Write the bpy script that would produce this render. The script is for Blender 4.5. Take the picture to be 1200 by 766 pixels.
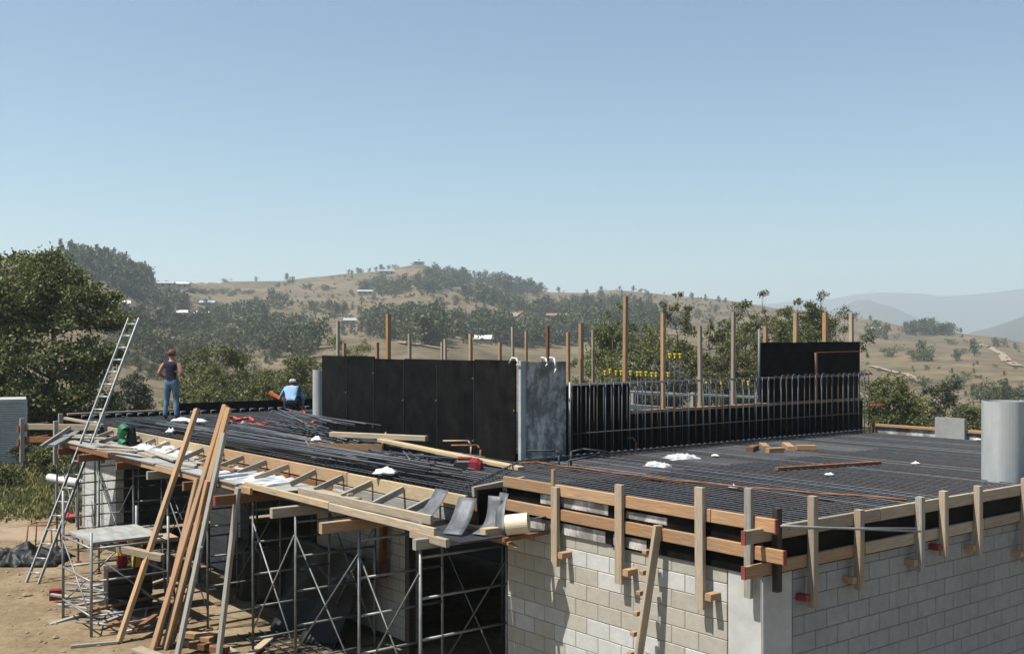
import bpy, bmesh, math, random
import numpy as np
from mathutils import Vector, Matrix, noise
random.seed(7); rng = np.random.default_rng(7)
R = math.radians
SC = bpy.context.scene
COL = SC.collection
for o in list(bpy.data.objects): bpy.data.objects.remove(o)

# ------------------------------------------------------------------ camera, sky, sun, exposure
F, HY, EYE = 1260.0, 400.0, 2.0          # focal length in photo pixels, horizon row, eye height over the deck (deck = z 0)
cam_d = bpy.data.cameras.new('camera'); cam = bpy.data.objects.new('camera', cam_d); COL.objects.link(cam)
cam.location = (0, 0, EYE); cam.rotation_euler = (R(90), 0, 0)
cam_d.sensor_width = 36; cam_d.lens = 36 * F / 1200; cam_d.shift_y = (HY - 383) / 1200
cam_d.clip_start = .1; cam_d.clip_end = 40000
SC.camera = cam
SUN_EL = R(63); SUN_AZ = math.atan2(-.91, -.41)      # the sun stands high on the left
w = bpy.data.worlds.new('World'); SC.world = w; w.use_nodes = True
nt = w.node_tree; nt.nodes.clear()
sky = nt.nodes.new('ShaderNodeTexSky'); sky.sky_type = 'NISHITA'; sky.sun_disc = False
sky.sun_elevation = SUN_EL; sky.sun_rotation = SUN_AZ % (2 * math.pi)
sky.air_density = 1.0; sky.dust_density = .6; sky.ozone_density = 1.2; sky.altitude = 100
bg = nt.nodes.new('ShaderNodeBackground'); bg.inputs[1].default_value = .057
wo = nt.nodes.new('ShaderNodeOutputWorld')
tint = nt.nodes.new('ShaderNodeMix'); tint.data_type = 'RGBA'; tint.blend_type = 'MULTIPLY'; tint.inputs[0].default_value = 1; tint.inputs[7].default_value = (.85, 1.03, 1.03, 1)
hsv = nt.nodes.new('ShaderNodeHueSaturation'); hsv.inputs['Saturation'].default_value = .98; hsv.inputs['Value'].default_value = 1.10
nt.links.new(sky.outputs[0], tint.inputs[6]); nt.links.new(tint.outputs[2], hsv.inputs['Color']); nt.links.new(hsv.outputs[0], bg.inputs[0]); nt.links.new(bg.outputs[0], wo.inputs[0])
sd = bpy.data.lights.new('sun', 'SUN'); sd.energy = 5.0; sd.angle = R(.5); sd.color = (1, .95, .87)
sun = bpy.data.objects.new('sun', sd); COL.objects.link(sun)
Ldir = Vector((math.sin(SUN_AZ + math.pi) * math.cos(SUN_EL), math.cos(SUN_AZ + math.pi) * math.cos(SUN_EL), -math.sin(SUN_EL)))
sun.rotation_euler = Ldir.to_track_quat('-Z', 'Y').to_euler(); sun.location = (-30, 8, 40)
SC.view_settings.view_transform = 'Standard'; SC.view_settings.look = 'None'
SC.view_settings.exposure = 0.98; SC.view_settings.gamma = 1.0
SC.render.engine = 'CYCLES'
HAZE = 3.0e-4
SC.cycles.max_bounces = 6; SC.cycles.volume_bounces = 1; SC.cycles.use_denoising = True

# ------------------------------------------------------------------ building frame
A = R(38.4)
U = Vector((-math.sin(A), math.cos(A), 0)); V = Vector((math.cos(A), math.sin(A), 0))
C0 = Vector((2.56, 11.0, 0)); GZ = -3.1
def P(s, t, z=0): return C0 + V * s + U * t + Vector((0, 0, z))
def D(px, py, z=0):                      # point of the level plane z measured in the photograph
    y = F * (EYE - z) / (py - HY); return Vector(((px - 600) / F * y, y, z))
def ST(p): q = p - C0; return q.dot(V), q.dot(U)
BM = Matrix(((V.x, U.x, 0), (V.y, U.y, 0), (0, 0, 1))).to_4x4()   # local x = s, y = t

# ------------------------------------------------------------------ materials
ALB = .70                                # common scale of the base colours
def mat(name, base, rough=.8, metal=0, var=.0, nscale=4., col2=None, stretch=None, bump=0, spec=.3, rnd=0.0, coords='Object', detail=6, ramp=(.3, .7), trans=0, soil=0, soilc=(.24, .22, .19), soils=1.3):
    base = tuple(c * ALB for c in base); col2 = tuple(c * ALB for c in col2) if col2 else None
    m = bpy.data.materials.new(name); m.use_nodes = True
    n = m.node_tree.nodes; l = m.node_tree.links; b = n['Principled BSDF']
    b.inputs['Roughness'].default_value = rough; b.inputs['Metallic'].default_value = metal
    b.inputs['Specular IOR Level'].default_value = spec
    c2 = col2 or tuple(min(1, c * (1 + var)) for c in base)
    c1 = base if col2 else tuple(c * (1 - var) for c in base)
    tc = n.new('ShaderNodeTexCoord'); mp = n.new('ShaderNodeMapping')
    if stretch: mp.inputs['Scale'].default_value = stretch
    nz = n.new('ShaderNodeTexNoise'); nz.inputs['Scale'].default_value = nscale; nz.inputs['Detail'].default_value = detail; nz.inputs['Roughness'].default_value = .65
    rp = n.new('ShaderNodeValToRGB'); rp.color_ramp.elements[0].color = (*c1, 1); rp.color_ramp.elements[1].color = (*c2, 1)
    rp.color_ramp.elements[0].position, rp.color_ramp.elements[1].position = ramp
    l.new(tc.outputs[coords], mp.inputs[0]); l.new(mp.outputs[0], nz.inputs['Vector']); l.new(nz.outputs[0], rp.inputs[0])
    out = rp.outputs[0]
    if rnd:
        oi = n.new('ShaderNodeObjectInfo'); hs = n.new('ShaderNodeHueSaturation'); mr = n.new('ShaderNodeMapRange')
        mr.inputs[3].default_value = 1 - rnd; mr.inputs[4].default_value = 1 + rnd
        l.new(oi.outputs['Random'], mr.inputs[0]); l.new(mr.outputs[0], hs.inputs['Value']); l.new(out, hs.inputs['Color'])
        ad = n.new('ShaderNodeVectorMath'); ad.operation = 'ADD'; l.new(mp.outputs[0], ad.inputs[0]); 
        ml = n.new('ShaderNodeMath'); ml.operation = 'MULTIPLY'; ml.inputs[1].default_value = 37; l.new(oi.outputs['Random'], ml.inputs[0])
        l.new(ml.outputs[0], ad.inputs[1]); l.new(ad.outputs[0], nz.inputs['Vector'])
        out = hs.outputs[0]
    if soil:                              # dust, cement and weathering patches lying over the colour
        ge = n.new('ShaderNodeNewGeometry'); sn = n.new('ShaderNodeTexNoise'); sn.inputs['Scale'].default_value = soils; sn.inputs['Detail'].default_value = 8; sn.inputs['Roughness'].default_value = .7
        sr = n.new('ShaderNodeMapRange'); sr.inputs[1].default_value = .42; sr.inputs[2].default_value = .72; sr.inputs[4].default_value = soil; sm = n.new('ShaderNodeMix'); sm.data_type = 'RGBA'; sm.inputs[7].default_value = (*[c * ALB for c in soilc], 1)
        l.new(ge.outputs['Position'], sn.inputs['Vector']); l.new(sn.outputs[0], sr.inputs[0]); l.new(sr.outputs[0], sm.inputs[0]); l.new(out, sm.inputs[6]); out = sm.outputs[2]
    l.new(out, b.inputs['Base Color'])
    if bump:
        bp = n.new('ShaderNodeBump'); bp.inputs['Strength'].default_value = bump; bp.inputs['Distance'].default_value = .02
        l.new(nz.outputs[0], bp.inputs['Height']); l.new(bp.outputs[0], b.inputs['Normal'])
    if trans: b.inputs['Transmission Weight'].default_value = trans
    return m
GR = (1.1, 16, 16)
M = {}
M['fir'] = mat('fresh fir', (.33, .19, .09), .75, col2=(.52, .335, .185), stretch=GR, bump=.25, rnd=.2, soil=.6)
M['orange'] = mat('orange fir', (.32, .165, .075), .75, col2=(.49, .29, .15), stretch=GR, bump=.25, rnd=.2, soil=.6)
M['yellow'] = mat('pale yellow pine', (.43, .31, .165), .78, col2=(.60, .46, .28), stretch=GR, bump=.25, rnd=.12, soil=.5)
M['tan'] = mat('sun bleached timber', (.30, .225, .15), .85, col2=(.52, .42, .30), stretch=GR, bump=.35, rnd=.18, soil=.6, soilc=(.30, .29, .27))
M['grey'] = mat('weathered grey timber', (.23, .215, .185), .9, col2=(.45, .42, .37), stretch=GR, bump=.4, rnd=.14)
M['brown'] = mat('brown timber', (.14, .065, .03), .85, col2=(.27, .13, .06), stretch=GR, bump=.3, rnd=.2)
M['darkwood'] = mat('form oil dark timber', (.02, .017, .015), .7, col2=(.06, .045, .035), stretch=GR, bump=.3, rnd=.2)
M['plygrey'] = mat('grey plywood', (.22, .22, .21), .8, col2=(.42, .42, .40), nscale=2.2, stretch=(1, 3, 3), bump=.15, rnd=.14)
M['plybrown'] = mat('brown plywood', (.22, .12, .06), .8, col2=(.36, .22, .12), nscale=2.2, stretch=(1, 4, 4), bump=.15, rnd=.1)
M['film'] = mat('black film ply', (.003, .003, .0032), .6, col2=(.011, .010, .010), nscale=2.5, ramp=(.35, .85), bump=.08, spec=.06, rnd=.3, soil=.06, soilc=(.20, .195, .19), soils=3.2)
M['decksheet'] = mat('dark deck sheet', (.012, .013, .016), .6, col2=(.05, .052, .058), nscale=1.2, ramp=(.35, .8), spec=.3)
M['red'] = mat('red paint', (.25, .05, .045), .6, var=.15)
M['redhose'] = mat('red plastic', (.45, .06, .04), .5, var=.1)
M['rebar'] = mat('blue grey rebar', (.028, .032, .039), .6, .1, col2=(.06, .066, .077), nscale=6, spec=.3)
M['rebarlt'] = mat('light mill steel', (.075, .082, .095), .55, .2, col2=(.14, .15, .17), nscale=8, spec=.35)
M['paint'] = mat('grey painted steel', (.16, .17, .18), .6, var=.15)
M['rust'] = mat('rusty steel', (.17, .065, .03), .85, col2=(.34, .15, .075), nscale=14)
M['oldrust'] = mat('dull rusted bar', (.055, .038, .03), .8, col2=(.10, .066, .05), nscale=10)
M['galv'] = mat('galvanised tube', (.19, .20, .205), .5, .35, col2=(.36, .37, .375), nscale=7, spec=.4)
M['tube'] = mat('dark scaffold tube', (.085, .10, .095), .55, .35, col2=(.22, .235, .22), nscale=6, spec=.4)
M['alu'] = mat('aluminium', (.30, .315, .32), .5, .55, col2=(.46, .475, .48), nscale=9, spec=.4)
M['mortarlt'] = mat('pale mortar', (.27, .255, .225), .95, var=.15, nscale=12)
M['mortar'] = mat('mortar', (.15, .145, .135), .95, var=.15, nscale=12)
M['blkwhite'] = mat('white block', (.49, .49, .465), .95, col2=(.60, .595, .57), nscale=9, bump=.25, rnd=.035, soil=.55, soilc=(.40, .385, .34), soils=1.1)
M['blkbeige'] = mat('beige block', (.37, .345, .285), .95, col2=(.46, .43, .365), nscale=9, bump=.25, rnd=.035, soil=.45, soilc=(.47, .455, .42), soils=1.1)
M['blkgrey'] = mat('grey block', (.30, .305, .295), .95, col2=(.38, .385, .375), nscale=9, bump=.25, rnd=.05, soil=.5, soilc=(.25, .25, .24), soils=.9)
M['render'] = mat('smooth concrete', (.46, .46, .44), .9, col2=(.62, .615, .59), nscale=3, bump=.2, soil=.5, soilc=(.36, .35, .32), soils=2.2)
M['tubecol'] = mat('grey column form', (.36, .385, .38), .8, col2=(.52, .545, .535), nscale=2.5, stretch=(1.6, 1.6, .25), soil=.4, soilc=(.33, .33, .31), soils=2)
M['pvc'] = mat('cream pvc', (.70, .62, .44), .4, var=.06)
M['whiteplastic'] = mat('white plastic', (.72, .72, .70), .45, var=.06)
M['flash'] = mat('zinc flashing', (.07, .075, .085), .6, .25, col2=(.20, .21, .225), nscale=5, spec=.35)
M['tarp'] = mat('black tarpaulin', (.006, .0065, .008), .55, col2=(.016, .017, .02), nscale=3, spec=.25)
M['container'] = mat('pale grey painted steel', (.40, .41, .395), .6, col2=(.52, .52, .50), nscale=1.5)
M['yellowcap'] = mat('yellow plastic cap', (.80, .60, .03), .5, var=.08)
M['greenp'] = mat('green plastic', (.03, .20, .09), .5, var=.1)
M['darkred'] = mat('dark red fabric', (.20, .012, .02), .8, var=.2)
M['blackplastic'] = mat('black plastic', (.015, .015, .017), .5, var=.2)
M['yellowp'] = mat('yellow plastic', (.75, .45, .03), .5, var=.1)
M['orangep'] = mat('orange plastic', (.75, .17, .04), .5, var=.1)
M['skin'] = mat('skin', (.50, .25, .17), .55, var=.1, nscale=10)
M['hair'] = mat('reddish brown hair', (.16, .055, .025), .7, var=.3, nscale=40)
M['navy'] = mat('navy cotton', (.014, .016, .035), .9, var=.25, nscale=12)
M['denim'] = mat('blue denim', (.07, .135, .22), .9, col2=(.18, .28, .38), nscale=7)
M['skyshirt'] = mat('light blue cotton', (.27, .42, .64), .9, var=.12, nscale=9)
M['darkpants'] = mat('dark trousers', (.02, .025, .04), .9, var=.3, nscale=12)
M['cap'] = mat('pale cap', (.45, .55, .60), .8, var=.1)
M['boot'] = mat('boot leather', (.10, .07, .045), .8, var=.2)
M['roofwhite'] = mat('white metal roof', (.75, .76, .76), .4, var=.05)
M['rooftile'] = mat('pinkish tile roof', (.30, .17, .13), .8, var=.15, nscale=2)
M['roofgrey'] = mat('grey metal roof', (.38, .41, .43), .5, var=.06)
M['housewall'] = mat('cream render', (.42, .38, .30), .9, var=.08)
M['glass'] = mat('window glass', (.02, .025, .03), .08, spec=.5)
M['track'] = mat('pale dirt track', (.30, .225, .155), .95, var=.2, nscale=.15)
M['bark'] = mat('pale gum bark', (.16, .125, .095), .9, col2=(.30, .25, .20), nscale=5, stretch=(1, 1, .3), bump=.3)

def sheet_plastic():
    m = bpy.data.materials.new('clear plastic sheet'); m.use_nodes = True
    n = m.node_tree.nodes; l = m.node_tree.links; b = n['Principled BSDF']
    b.inputs['Base Color'].default_value = (.66, .68, .71, 1); b.inputs['Roughness'].default_value = .22
    b.inputs['Specular IOR Level'].default_value = .6
    tr = n.new('ShaderNodeBsdfTransparent'); mx = n.new('ShaderNodeMixShader'); nz = n.new('ShaderNodeTexNoise'); nz.inputs['Scale'].default_value = 6
    mr = n.new('ShaderNodeMapRange'); mr.inputs[1].default_value = .35; mr.inputs[2].default_value = .65; mr.inputs[3].default_value = .12; mr.inputs[4].default_value = .65
    l.new(nz.outputs[0], mr.inputs[0]); l.new(mr.outputs[0], mx.inputs[0]); l.new(tr.outputs[0], mx.inputs[1]); l.new(b.outputs[0], mx.inputs[2])
    l.new(mx.outputs[0], n['Material Output'].inputs[0]); return m
M['plastic'] = sheet_plastic()

def worn_panel():
    """dark form panel scuffed and splashed with dried cement"""
    m = bpy.data.materials.new('cement splashed form panel'); m.use_nodes = True
    n = m.node_tree.nodes; l = m.node_tree.links; b = n['Principled BSDF']; b.inputs['Roughness'].default_value = .75
    tc = n.new('ShaderNodeTexCoord'); 
    a = n.new('ShaderNodeTexNoise'); a.inputs['Scale'].default_value = 2.2; a.inputs['Detail'].default_value = 9; a.inputs['Roughness'].default_value = .72
    mp = n.new('ShaderNodeMapping'); mp.inputs['Scale'].default_value = (1.3, 1.3, .85); l.new(tc.outputs['Object'], mp.inputs[0]); l.new(mp.outputs[0], a.inputs['Vector'])
    r = n.new('ShaderNodeValToRGB'); e = r.color_ramp.elements
    e[0].position = .30; e[0].color = (.03, .029, .028, 1); e[1].position = .62; e[1].color = (.50, .475, .44, 1)
    x = e.new(.48); x.color = (.17, .16, .148, 1)
    l.new(a.outputs[0], r.inputs[0]); l.new(r.outputs[0], b.inputs['Base Color']); return m
M['worn'] = worn_panel()

def leafmat(name, c1, c2, transl=.25, patch=0):
    m = bpy.data.materials.new(name); m.use_nodes = True
    n = m.node_tree.nodes; l = m.node_tree.links; b = n['Principled BSDF']
    b.inputs['Roughness'].default_value = .55; b.inputs['Specular IOR Level'].default_value = .25
    c1 = tuple(x * .75 for x in c1); c2 = tuple(x * .75 for x in c2)
    g = n.new('ShaderNodeNewGeometry'); rp = n.new('ShaderNodeValToRGB'); oi = n.new('ShaderNodeObjectInfo')
    rp.color_ramp.elements[0].color = (*c1, 1); rp.color_ramp.elements[1].color = (*c2, 1)
    l.new(g.outputs['Random Per Island'], rp.inputs[0])
    hs = n.new('ShaderNodeHueSaturation'); mr = n.new('ShaderNodeMapRange'); mr.inputs[3].default_value = .75; mr.inputs[4].default_value = 1.25
    l.new(oi.outputs['Random'], mr.inputs[0]); l.new(mr.outputs[0], hs.inputs['Value']); l.new(rp.outputs[0], hs.inputs['Color'])
    if patch:
        pz = n.new('ShaderNodeTexNoise'); pz.inputs['Scale'].default_value = patch; pm = n.new('ShaderNodeMapRange'); pm.inputs[1].default_value = .3; pm.inputs[2].default_value = .7; pm.inputs[3].default_value = .55; pm.inputs[4].default_value = 1.5
        l.new(g.outputs['Position'], pz.inputs['Vector']); l.new(pz.outputs[0], pm.inputs[0]); l.new(pm.outputs[0], hs.inputs['Value'])
    l.new(hs.outputs[0], b.inputs['Base Color'])
    t = n.new('ShaderNodeBsdfTranslucent'); mx = n.new('ShaderNodeMixShader'); mx.inputs[0].default_value = transl
    l.new(hs.outputs[0], t.inputs[0]); l.new(b.outputs[0], mx.inputs[1]); l.new(t.outputs[0], mx.inputs[2]); l.new(mx.outputs[0], n['Material Output'].inputs[0])
    return m
M['leaf'] = leafmat('gum leaves', (.06, .076, .022), (.175, .19, .062))
M['leaf2'] = leafmat('olive leaves', (.085, .10, .028), (.22, .225, .075))
M['leaf3'] = leafmat('grey green leaves', (.055, .065, .035), (.13, .145, .085))
M['leafrust'] = leafmat('rusty gum leaves', (.08, .085, .028), (.21, .19, .07))
M['leaffar'] = leafmat('far foliage', (.042, .055, .022), (.115, .132, .055), .25, .055)
M['weed'] = leafmat('weeds', (.09, .11, .03), (.34, .31, .12))

def ground_mat():
    m = bpy.data.materials.new('dirt and dry grass'); m.use_nodes = True
    n = m.node_tree.nodes; l = m.node_tree.links; b = n['Principled BSDF']; b.inputs['Roughness'].default_value = .95; b.inputs['Specular IOR Level'].default_value = .1
    g = n.new('ShaderNodeNewGeometry')
    def nz(scale, detail=8, rough=.6):
        x = n.new('ShaderNodeTexNoise'); x.inputs['Scale'].default_value = scale; x.inputs['Detail'].default_value = detail; x.inputs['Roughness'].default_value = rough
        l.new(g.outputs['Position'], x.inputs['Vector']); return x
    def ramp(f, stops, g_=.72):
        r = n.new('ShaderNodeValToRGB'); e = r.color_ramp.elements
        while len(e) < len(stops): e.new(.5)
        for q, (p, c) in zip(e, stops): q.position = p; q.color = (c[0] * g_, c[1] * g_, c[2] * g_, 1)
        l.new(f, r.inputs[0]); return r
    def mix(f, a, c):
        x = n.new('ShaderNodeMix'); x.data_type = 'RGBA'; l.new(f, x.inputs[0]); l.new(a, x.inputs[6]); l.new(c, x.inputs[7]); return x.outputs[2]
    dirt = ramp(nz(.9, 10).outputs[0], [(.28, (.17, .125, .075)), (.5, (.26, .195, .12)), (.75, (.36, .28, .185))])
    grass = ramp(nz(.018, 9, .62).outputs[0], [(.28, (.095, .08, .048)), (.44, (.155, .12, .075)), (.60, (.215, .165, .107)), (.78, (.13, .112, .064))])
    spots = ramp(nz(.11, 6, .7).outputs[0], [(.42, (1, 1, 1)), (.62, (.5, .52, .42))], 1)
    mg = n.new('ShaderNodeMix'); mg.data_type = 'RGBA'; mg.blend_type = 'MULTIPLY'; mg.inputs[0].default_value = .8
    l.new(grass.outputs[0], mg.inputs[6]); l.new(spots.outputs[0], mg.inputs[7])
    ol = ramp(nz(.035, 7, .7).outputs[0], [(.50, (0, 0, 0)), (.66, (1, 1, 1))], 1); olc = n.new('ShaderNodeRGB'); olc.outputs[0].default_value = (.062, .062, .036, 1)
    fm = n.new('ShaderNodeMath'); fm.operation = 'MULTIPLY'; fm.inputs[1].default_value = .6; l.new(ol.outputs[0], fm.inputs[0])
    grassy = mix(fm.outputs[0], mg.outputs[2], olc.outputs[0])
    fine = ramp(nz(7.0, 6, .75).outputs[0], [(.30, (.62, .60, .58)), (.55, (1, 1, 1)), (.78, (1.18, 1.18, 1.18))], 1)
    dm = n.new('ShaderNodeMix'); dm.data_type = 'RGBA'; dm.blend_type = 'MULTIPLY'; dm.inputs[0].default_value = .85; l.new(dirt.outputs[0], dm.inputs[6]); l.new(fine.outputs[0], dm.inputs[7])
    ln = n.new('ShaderNodeVectorMath'); ln.operation = 'LENGTH'; l.new(g.outputs['Position'], ln.inputs[0])
    ad = n.new('ShaderNodeMath'); ad.operation = 'MULTIPLY_ADD'; l.new(nz(.15).outputs[0], ad.inputs[0]); ad.inputs[1].default_value = 26; l.new(ln.outputs['Value'], ad.inputs[2])
    mr = n.new('ShaderNodeMapRange'); mr.inputs[1].default_value = 46; mr.inputs[2].default_value = 62; l.new(ad.outputs[0], mr.inputs[0])
    l.new(mix(mr.outputs[0], dm.outputs[2], grassy), b.inputs['Base Color'])
    bp = n.new('ShaderNodeBump'); bp.inputs['Strength'].default_value = .8; bp.inputs['Distance'].default_value = .12
    l.new(nz(2.2, 10, .7).outputs[0], bp.inputs['Height']); l.new(bp.outputs[0], b.inputs['Normal'])
    return m
M['ground'] = ground_mat()
M['mountain'] = mat('far mountain scrub', (.035, .042, .03), .95, col2=(.085, .08, .055), nscale=.004)

# ------------------------------------------------------------------ helpers
def tag(o, label=None, cat=None, group=None, kind=None):
    for k, v in (('label', label), ('category', cat), ('group', group), ('kind', kind)):
        if v: o[k] = v
    return o
def empty(name, loc, label=None, cat=None, group=None, kind=None):
    o = bpy.data.objects.new(name, None); COL.objects.link(o); o.location = loc; o.empty_display_size = .2
    o.matrix_world = Matrix.Translation(loc)
    return tag(o, label, cat, group, kind)
def obj(name, me, m=None, parent=None, mw=None, label=None, cat=None, group=None, kind=None):
    o = bpy.data.objects.new(name, me); COL.objects.link(o)
    if m is not None and len(me.materials) == 0: me.materials.append(M[m])
    mw = mw or Matrix()
    if parent is not None:
        o.parent = parent; pw = PW.get(parent, Matrix.Translation(parent.location)); o.matrix_parent_inverse = Matrix()
        o.matrix_basis = pw.inverted() @ mw
    else: o.matrix_basis = mw
    PW[o] = mw
    return tag(o, label, cat, group, kind)
PW = {}
BOXF = [(0, 3, 2, 1), (4, 5, 6, 7), (0, 1, 5, 4), (1, 2, 6, 5), (2, 3, 7, 6), (3, 0, 4, 7)]
def boxv(x0, x1, y0, y1, z0, z1): return [(x0, y0, z0), (x1, y0, z0), (x1, y1, z0), (x0, y1, z0), (x0, y0, z1), (x1, y0, z1), (x1, y1, z1), (x0, y1, z1)]
def frame(a, b, up=None):
    a = Vector(a); b = Vector(b); x = (b - a).normalized(); up = Vector(up or (0, 0, 1))
    if abs(x.dot(up)) > .98: up = Vector(V)
    y = up.cross(x).normalized(); z = x.cross(y)
    m = Matrix((x, y, z)).transposed().to_4x4(); m.translation = a; return m, (b - a).length
class MB:
    def __init__(s): s.v = []; s.f = []; s.mi = []
    def add(s, vs, fs, mi=0):
        k = len(s.v); s.v += [tuple(v) for v in vs]; s.f += [tuple(i + k for i in f) for f in fs]; s.mi += [mi] * len(fs); return s
    def box(s, x0, x1, y0, y1, z0, z1, mw=None, mi=0):
        vs = boxv(x0, x1, y0, y1, z0, z1)
        if mw is not None: vs = [mw @ Vector(v) for v in vs]
        return s.add(vs, BOXF, mi)
    def beam(s, a, b, w, h, up=None, mi=0):
        m, L = frame(a, b, up); return s.box(0, L, -w / 2, w / 2, -h / 2, h / 2, m, mi)
    def tube(s, a, b, r, n=6, mi=0, r2=None, cap=True):
        m, L = frame(a, b); r2 = r if r2 is None else r2
        vs = [m @ Vector((0, math.cos(i * 2 * math.pi / n) * r, math.sin(i * 2 * math.pi / n) * r)) for i in range(n)] + \
             [m @ Vector((L, math.cos(i * 2 * math.pi / n) * r2, math.sin(i * 2 * math.pi / n) * r2)) for i in range(n)]
        fs = [(i, (i + 1) % n, n + (i + 1) % n, n + i) for i in range(n)]
        if cap: fs += [tuple(range(n - 1, -1, -1)), tuple(range(n, 2 * n))]
        return s.add(vs, fs, mi)
    def path(s, pts, r, n=6, mi=0):
        for a, b in zip(pts, pts[1:]): s.tube(a, b, r, n, mi)
        return s
    def mesh(s, name, mats=(), smooth=False):
        me = bpy.data.meshes.new(name); me.from_pydata(s.v, [], s.f)
        for m in mats: me.materials.append(M[m])
        if any(s.mi): me.polygons.foreach_set('material_index', s.mi)
        if smooth: me.polygons.foreach_set('use_smooth', [True] * len(s.f))
        me.update(); return me
def inset_end(me): return me
def beam(name, a, b, w, h, m, parent=None, up=None, chamfer=True, **kw):
    """a sawn timber from a to b, its corners slightly eased"""
    mw, L = frame(a, b, up); c = min(.006, w * .12, h * .12); y, z = w / 2, h / 2
    prof = [(-y + c, -z), (y - c, -z), (y, -z + c), (y, z - c), (y - c, z), (-y + c, z), (-y, z - c), (-y, -z + c)]
    j = lambda: random.uniform(-.0015, .0015)
    vs = [(0, p + j(), q + j()) for p, q in prof] + [(L, p + j(), q + j()) for p, q in prof]
    fs = [(i, (i + 1) % 8, 8 + (i + 1) % 8, 8 + i) for i in range(8)] + [tuple(range(7, -1, -1)), tuple(range(8, 16))]
    me = bpy.data.meshes.new(name); me.from_pydata(vs, [], fs); me.update()
    return obj(name, me, m, parent, mw, **kw)
def tube(name, a, b, r, m, parent=None, n=8, **kw):
    mw, L = frame(a, b); mb = MB().tube((0, 0, 0), (L, 0, 0), r, n)
    return obj(name, mb.mesh(name, (m,), True), None, parent, mw, **kw)
def box(name, x0, x1, y0, y1, z0, z1, m, parent=None, mw=None, **kw):
    """box with its own origin, in the building frame unless mw is given"""
    c = Vector(((x0 + x1) / 2, (y0 + y1) / 2, (z0 + z1) / 2)); hx, hy, hz = (x1 - x0) / 2, (y1 - y0) / 2, (z1 - z0) / 2
    if mw is None: mw = Matrix.Translation(P(c.x, c.y, c.z)) @ BM
    else: mw = mw @ Matrix.Translation(c)
    return obj(name, MB().box(-hx, hx, -hy, hy, -hz, hz).mesh(name, (m,)), None, parent, mw, **kw)

# ------------------------------------------------------------------ ground, hills, mountains
RX = [-700, -200, 0, 55, 100, 130, 160, 190, 250, 330, 370, 420, 450, 490, 505, 560, 600, 640, 690, 720, 760, 800, 860, 900, 950, 1000, 1050, 1100, 1150, 1200, 1400, 1900]
RY = [345, 320, 300, 298, 300, 312, 322, 328, 330, 328, 322, 320, 316, 309, 313, 324, 333, 341, 342, 338, 342, 347, 352, 358, 364, 371, 379, 386, 392, 400, 405, 395]
YX = [-700, 0, 150, 260, 450, 700, 900, 1200, 1900]; YD = [600, 560, 600, 900, 980, 950, 900, 700, 800]
Y0 = 58.0
def terrain(x, y):
    """height of the land at world x, y (y away from the building site)"""
    if y < 20: return GZ + (0 if y > -60 else 0)
    t = max(-1.05, min(1.05, x / y)); px = 600 + F * t
    r = float(np.interp(px, RX, RY)); yr = float(np.interp(px, YX, YD))
    if y <= Y0: return GZ
    nz = noise.fractal(Vector((x * .0042, y * .0042, 1.3)), 1.0, 2.0, 4)
    if y <= yr:
        q = math.log(y / Y0) / math.log(yr / Y0)
        row = 400 + F * (EYE - GZ) / Y0 + (r - 400 - F * (EYE - GZ) / Y0) * (q ** 1.2)
        z = EYE - (row - 400) / F * y
        return z + nz * .028 * y * math.sin(math.pi * q) ** .8
    zr = EYE - (r - 400) / F * yr; k = (y - yr)
    return zr - (zr + 70) * (1 - math.exp(-k / 900.0))
az = sorted(set([round(a, 3) for a in np.arange(-28, 28.01, .35)] + [round(a, 3) for a in np.arange(-180, 180, 4)]))
rad = [0] + list(np.geomspace(6, Y0 - 2, 14)) + list(np.geomspace(Y0 + 1, 1150, 72)) + list(np.geomspace(1300, 26000, 14))
gv, gf = [], []
for r_ in rad[1:]:
    for a in az:
        x, y = math.sin(R(a)) * r_, math.cos(R(a)) * r_
        gv.append((x, y, terrain(x, y)))
n = len(az); gv.append((0, 0, GZ))
for i in range(len(rad) - 2):
    for j in range(n): gf.append((i * n + j, i * n + (j + 1) % n, (i + 1) * n + (j + 1) % n, (i + 1) * n + j)[::-1])
for j in range(n): gf.append((len(gv) - 1, (j + 1) % n, j))
me = bpy.data.meshes.new('ground'); me.from_pydata(gv, [], gf); me.polygons.foreach_set('use_smooth', [True] * len(gf)); me.update()
obj('ground', me, 'ground', kind='structure')

def hill_at(px, row):
    """the point of the land seen at a photo position"""
    t = (px - 600) / F; yr = float(np.interp(px, YX, YD)); y = 60.0
    while y < yr:
        z = terrain(t * y, y)
        if HY - F * (z - EYE) / y <= row: break
        y *= 1.015
    return Vector((t * y, y, terrain(t * y, y)))

def range_mesh(name, prof, dist, depth, base):
    """a mountain range: crest rows measured in the photo, at its true distance, with flanks on both sides"""
    xs = np.linspace(prof[0][0], prof[-1][0], 160); ys = np.interp(xs, [p[0] for p in prof], [p[1] for p in prof])
    vs, fs = [], []; m = 12
    for i, (px, py) in enumerate(zip(xs, ys)):
        jag = noise.fractal(Vector((px * .03, dist * .01, 0)), 1, 2, 5) * 2.2
        zc = EYE - (py + jag - 400) / F * dist; x = (px - 600) / F * dist
        for k in range(m + 1):
            q = k / m * 2 - 1; h = base + (zc - base) * (1 - abs(q)) ** 1.3
            h += noise.fractal(Vector((x * .002, q * 3, dist)), 1, 2, 4) * .10 * (zc - base) * (1 - abs(q)) * min(1, abs(q) * 3)
            vs.append((x, dist + q * depth, h))
    for i in range(len(xs) - 1):
        for k in range(m): fs.append((i * (m + 1) + k, (i + 1) * (m + 1) + k, (i + 1) * (m + 1) + k + 1, i * (m + 1) + k + 1))
    me = bpy.data.meshes.new(name); me.from_pydata(vs, [], fs); me.polygons.foreach_set('use_smooth', [True] * len(fs)); me.update()
    return obj(name, me, 'mountain', kind='structure')
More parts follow.
